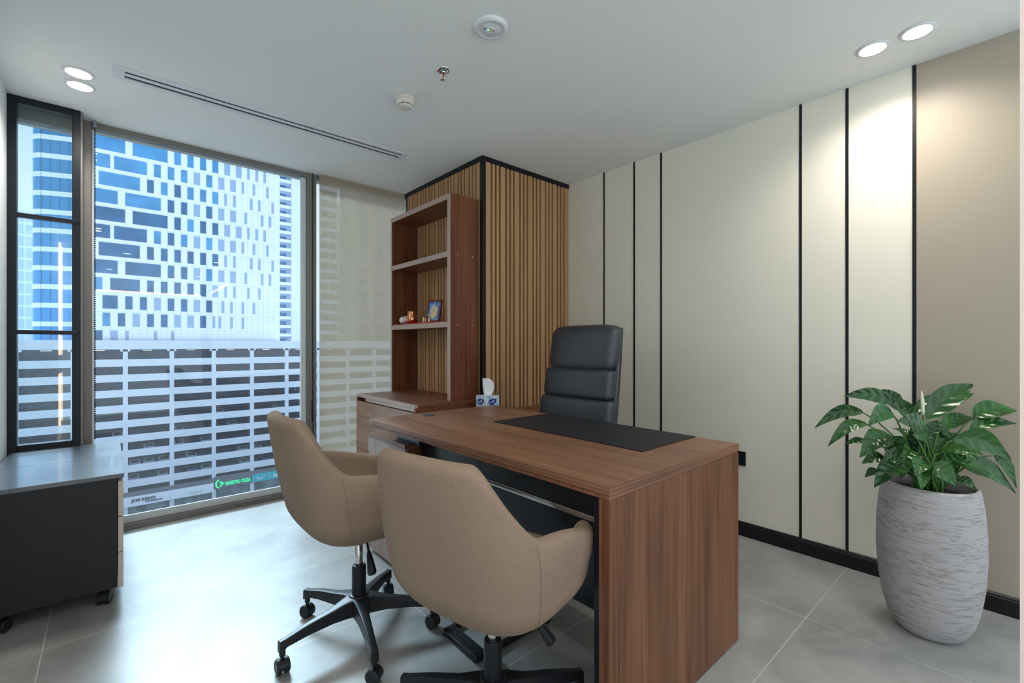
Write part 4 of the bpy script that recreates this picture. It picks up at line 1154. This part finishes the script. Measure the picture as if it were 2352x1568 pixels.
for k in range(9):
    a0 = R(95 + 19 * k); a1 = R(95 + 19 * (k + 1)); c = (18.25, -29.55)
    ext([(c[0] + .55 * math.cos(a0), c[1] + .75 * math.sin(a0)), (c[0] + .85 * math.cos(a0), c[1] + 1.0 * math.sin(a0)), (c[0] + .85 * math.cos(a1), c[1] + 1.0 * math.sin(a1)), (c[0] + .55 * math.cos(a1), c[1] + .75 * math.sin(a1))])
ext([(18.2, -30.1), (18.45, -30.2), (19.15, -29.5), (18.35, -29.0), (18.15, -29.3), (18.55, -29.6)])
mb.build('emblem', M['sign_green'], t, o_)
t, o_ = sign_board('shop_sign', 'teal shop sign with a white smile and white lettering on the garage', 24.6, 31.5, -30.55, -28.75, M['sign_teal'])
M['sign_mid'] = mat('pale_teal_letter', (0.45, 0.72, 0.74), .6)
text('Co', .88, .03, 'lettering', M['sign_mid'], t, (27.85 - o_[0], -.18, .52), sx=.85)
text('Café', .95, .03, 'lettering', M['sign_white'], t, (28.9 - o_[0], -.18, .52), sx=.85, bold=.04)
MB().tube([(26.2 + .55 * math.cos(R(180 + 18 * k)), ts + .02, -29.45 + .55 * math.sin(R(180 + 18 * k))) for k in range(11)], .075, 6).build('smile', M['sign_white'], t, o_)
MB().tube([(27.2 + .2 * math.cos(R(36 * k)), ts + .02, -29.5 + .25 * math.sin(R(36 * k))) for k in range(11)], .04, 6).build('ring', M['sign_mid'], t, o_)

# ---- cars parked nose-in on the decks
def make_car(m):
    t = thing('car', 'car', 'car', (0, 0, 0))
    mb = MB()
    prof = [(-2.1, .35), (-2.1, .75), (-1.9, .88), (-1.0, .98), (-.45, 1.46), (.95, 1.50), (1.7, 1.05), (2.1, .98), (2.15, .4)]
    n = len(prof)
    secs = []
    for (x, k) in [(-.88, .96), (-.80, 1.0), (.80, 1.0), (.88, .96)]:
        secs += [(x * (1 - .16 * max(0, z - .95)), y, .3 + (z - .3) * k) for y, z in prof]
    mb.add(secs, [(i * n + j, i * n + (j + 1) % n, (i + 1) * n + (j + 1) % n, (i + 1) * n + j) for i in range(3) for j in range(n)] + [tuple(range(n - 1, -1, -1)), tuple(range(3 * n, 4 * n))])
    mb.build('body', m, t, bevel=.05)
    MB().add([(-.68, -.99, 1.02), (.68, -.99, 1.02), (.60, -.52, 1.42), (-.60, -.52, 1.42)], [(0, 1, 2, 3)]).build('windscreen', M['car_glass'], t, solid=.03)
    for sx_ in (-.84, .84):
        for sy_ in (-1.35, 1.35): MB().lathe([(.31, -.1), (.31, .1)], 16, (sx_, sy_, .31), 'X').build('wheel', M['tyre'], t)
    return t
CARS = [(228, 770), (352, 762), (695, 725), (1095, 690), (467, 862), (697, 838), (895, 808), (1175, 880), (1285, 868), (360, 985), (465, 975), (578, 957), (790, 932), (1185, 970), (1350, 955), (350, 1100), (570, 1068), (793, 1035), (895, 1020), (1445, 555), (1000, 600)]
WORD = ['top', 'second', 'third', 'fourth', 'fifth', 'sixth', 'seventh', 'eighth', 'ninth', 'tenth']
protos = {}
made = []
for (zx, zy) in CARS:
    px = 200 + zx / 3.266; py = 760 + zy / 3.266
    r = (px - 1176) / 1050; sn, cs = math.sin(R(41.4)), math.cos(R(41.4))
    fx, fy = sn + r * cs, cs - r * sn
    x = fx * (GY + 1.4) / fy; z = 1.14 - (py - 790) / 1050 * (GY + 1.4) / fy
    dk_ = min(range(10), key=lambda q: abs((-1.85 - 3.0 * q) + .30 - z))
    made.append((dk_, x))
made.sort()
# keep neighbours a bay apart
fixed = []
for dk_, x in made:
    if fixed and fixed[-1][0] == dk_ and x - fixed[-1][1] < 2.15: x = fixed[-1][1] + 2.15
    fixed.append((dk_, x))
cnt = {}
for dk_, x in fixed: cnt[dk_] = cnt.get(dk_, 0) + 1
seen = {}
for q, (dk_, x) in enumerate(fixed):
    mm = 'car_blue' if q in (3, 17, 20) else 'car_white'
    if mm not in protos: protos[mm] = c = make_car(M[mm])
    else: c = copy_tree(protos[mm])
    i = seen.get(dk_, 0); seen[dk_] = i + 1
    c.location = (x, GY + 3.0, -1.85 - 3.0 * dk_ - 1.03); c['group'] = 'cars parked in the garage'
    colr = 'blue' if mm == 'car_blue' else 'pale'
    pos = 'alone there' if cnt[dk_] == 1 else '%s of %d from the narrow window' % (['first', 'second', 'third', 'fourth', 'fifth', 'sixth'][i], cnt[dk_])
    c['label'] = '%s car on the %s garage deck down, %s' % (colr, WORD[dk_ + 1], pos)
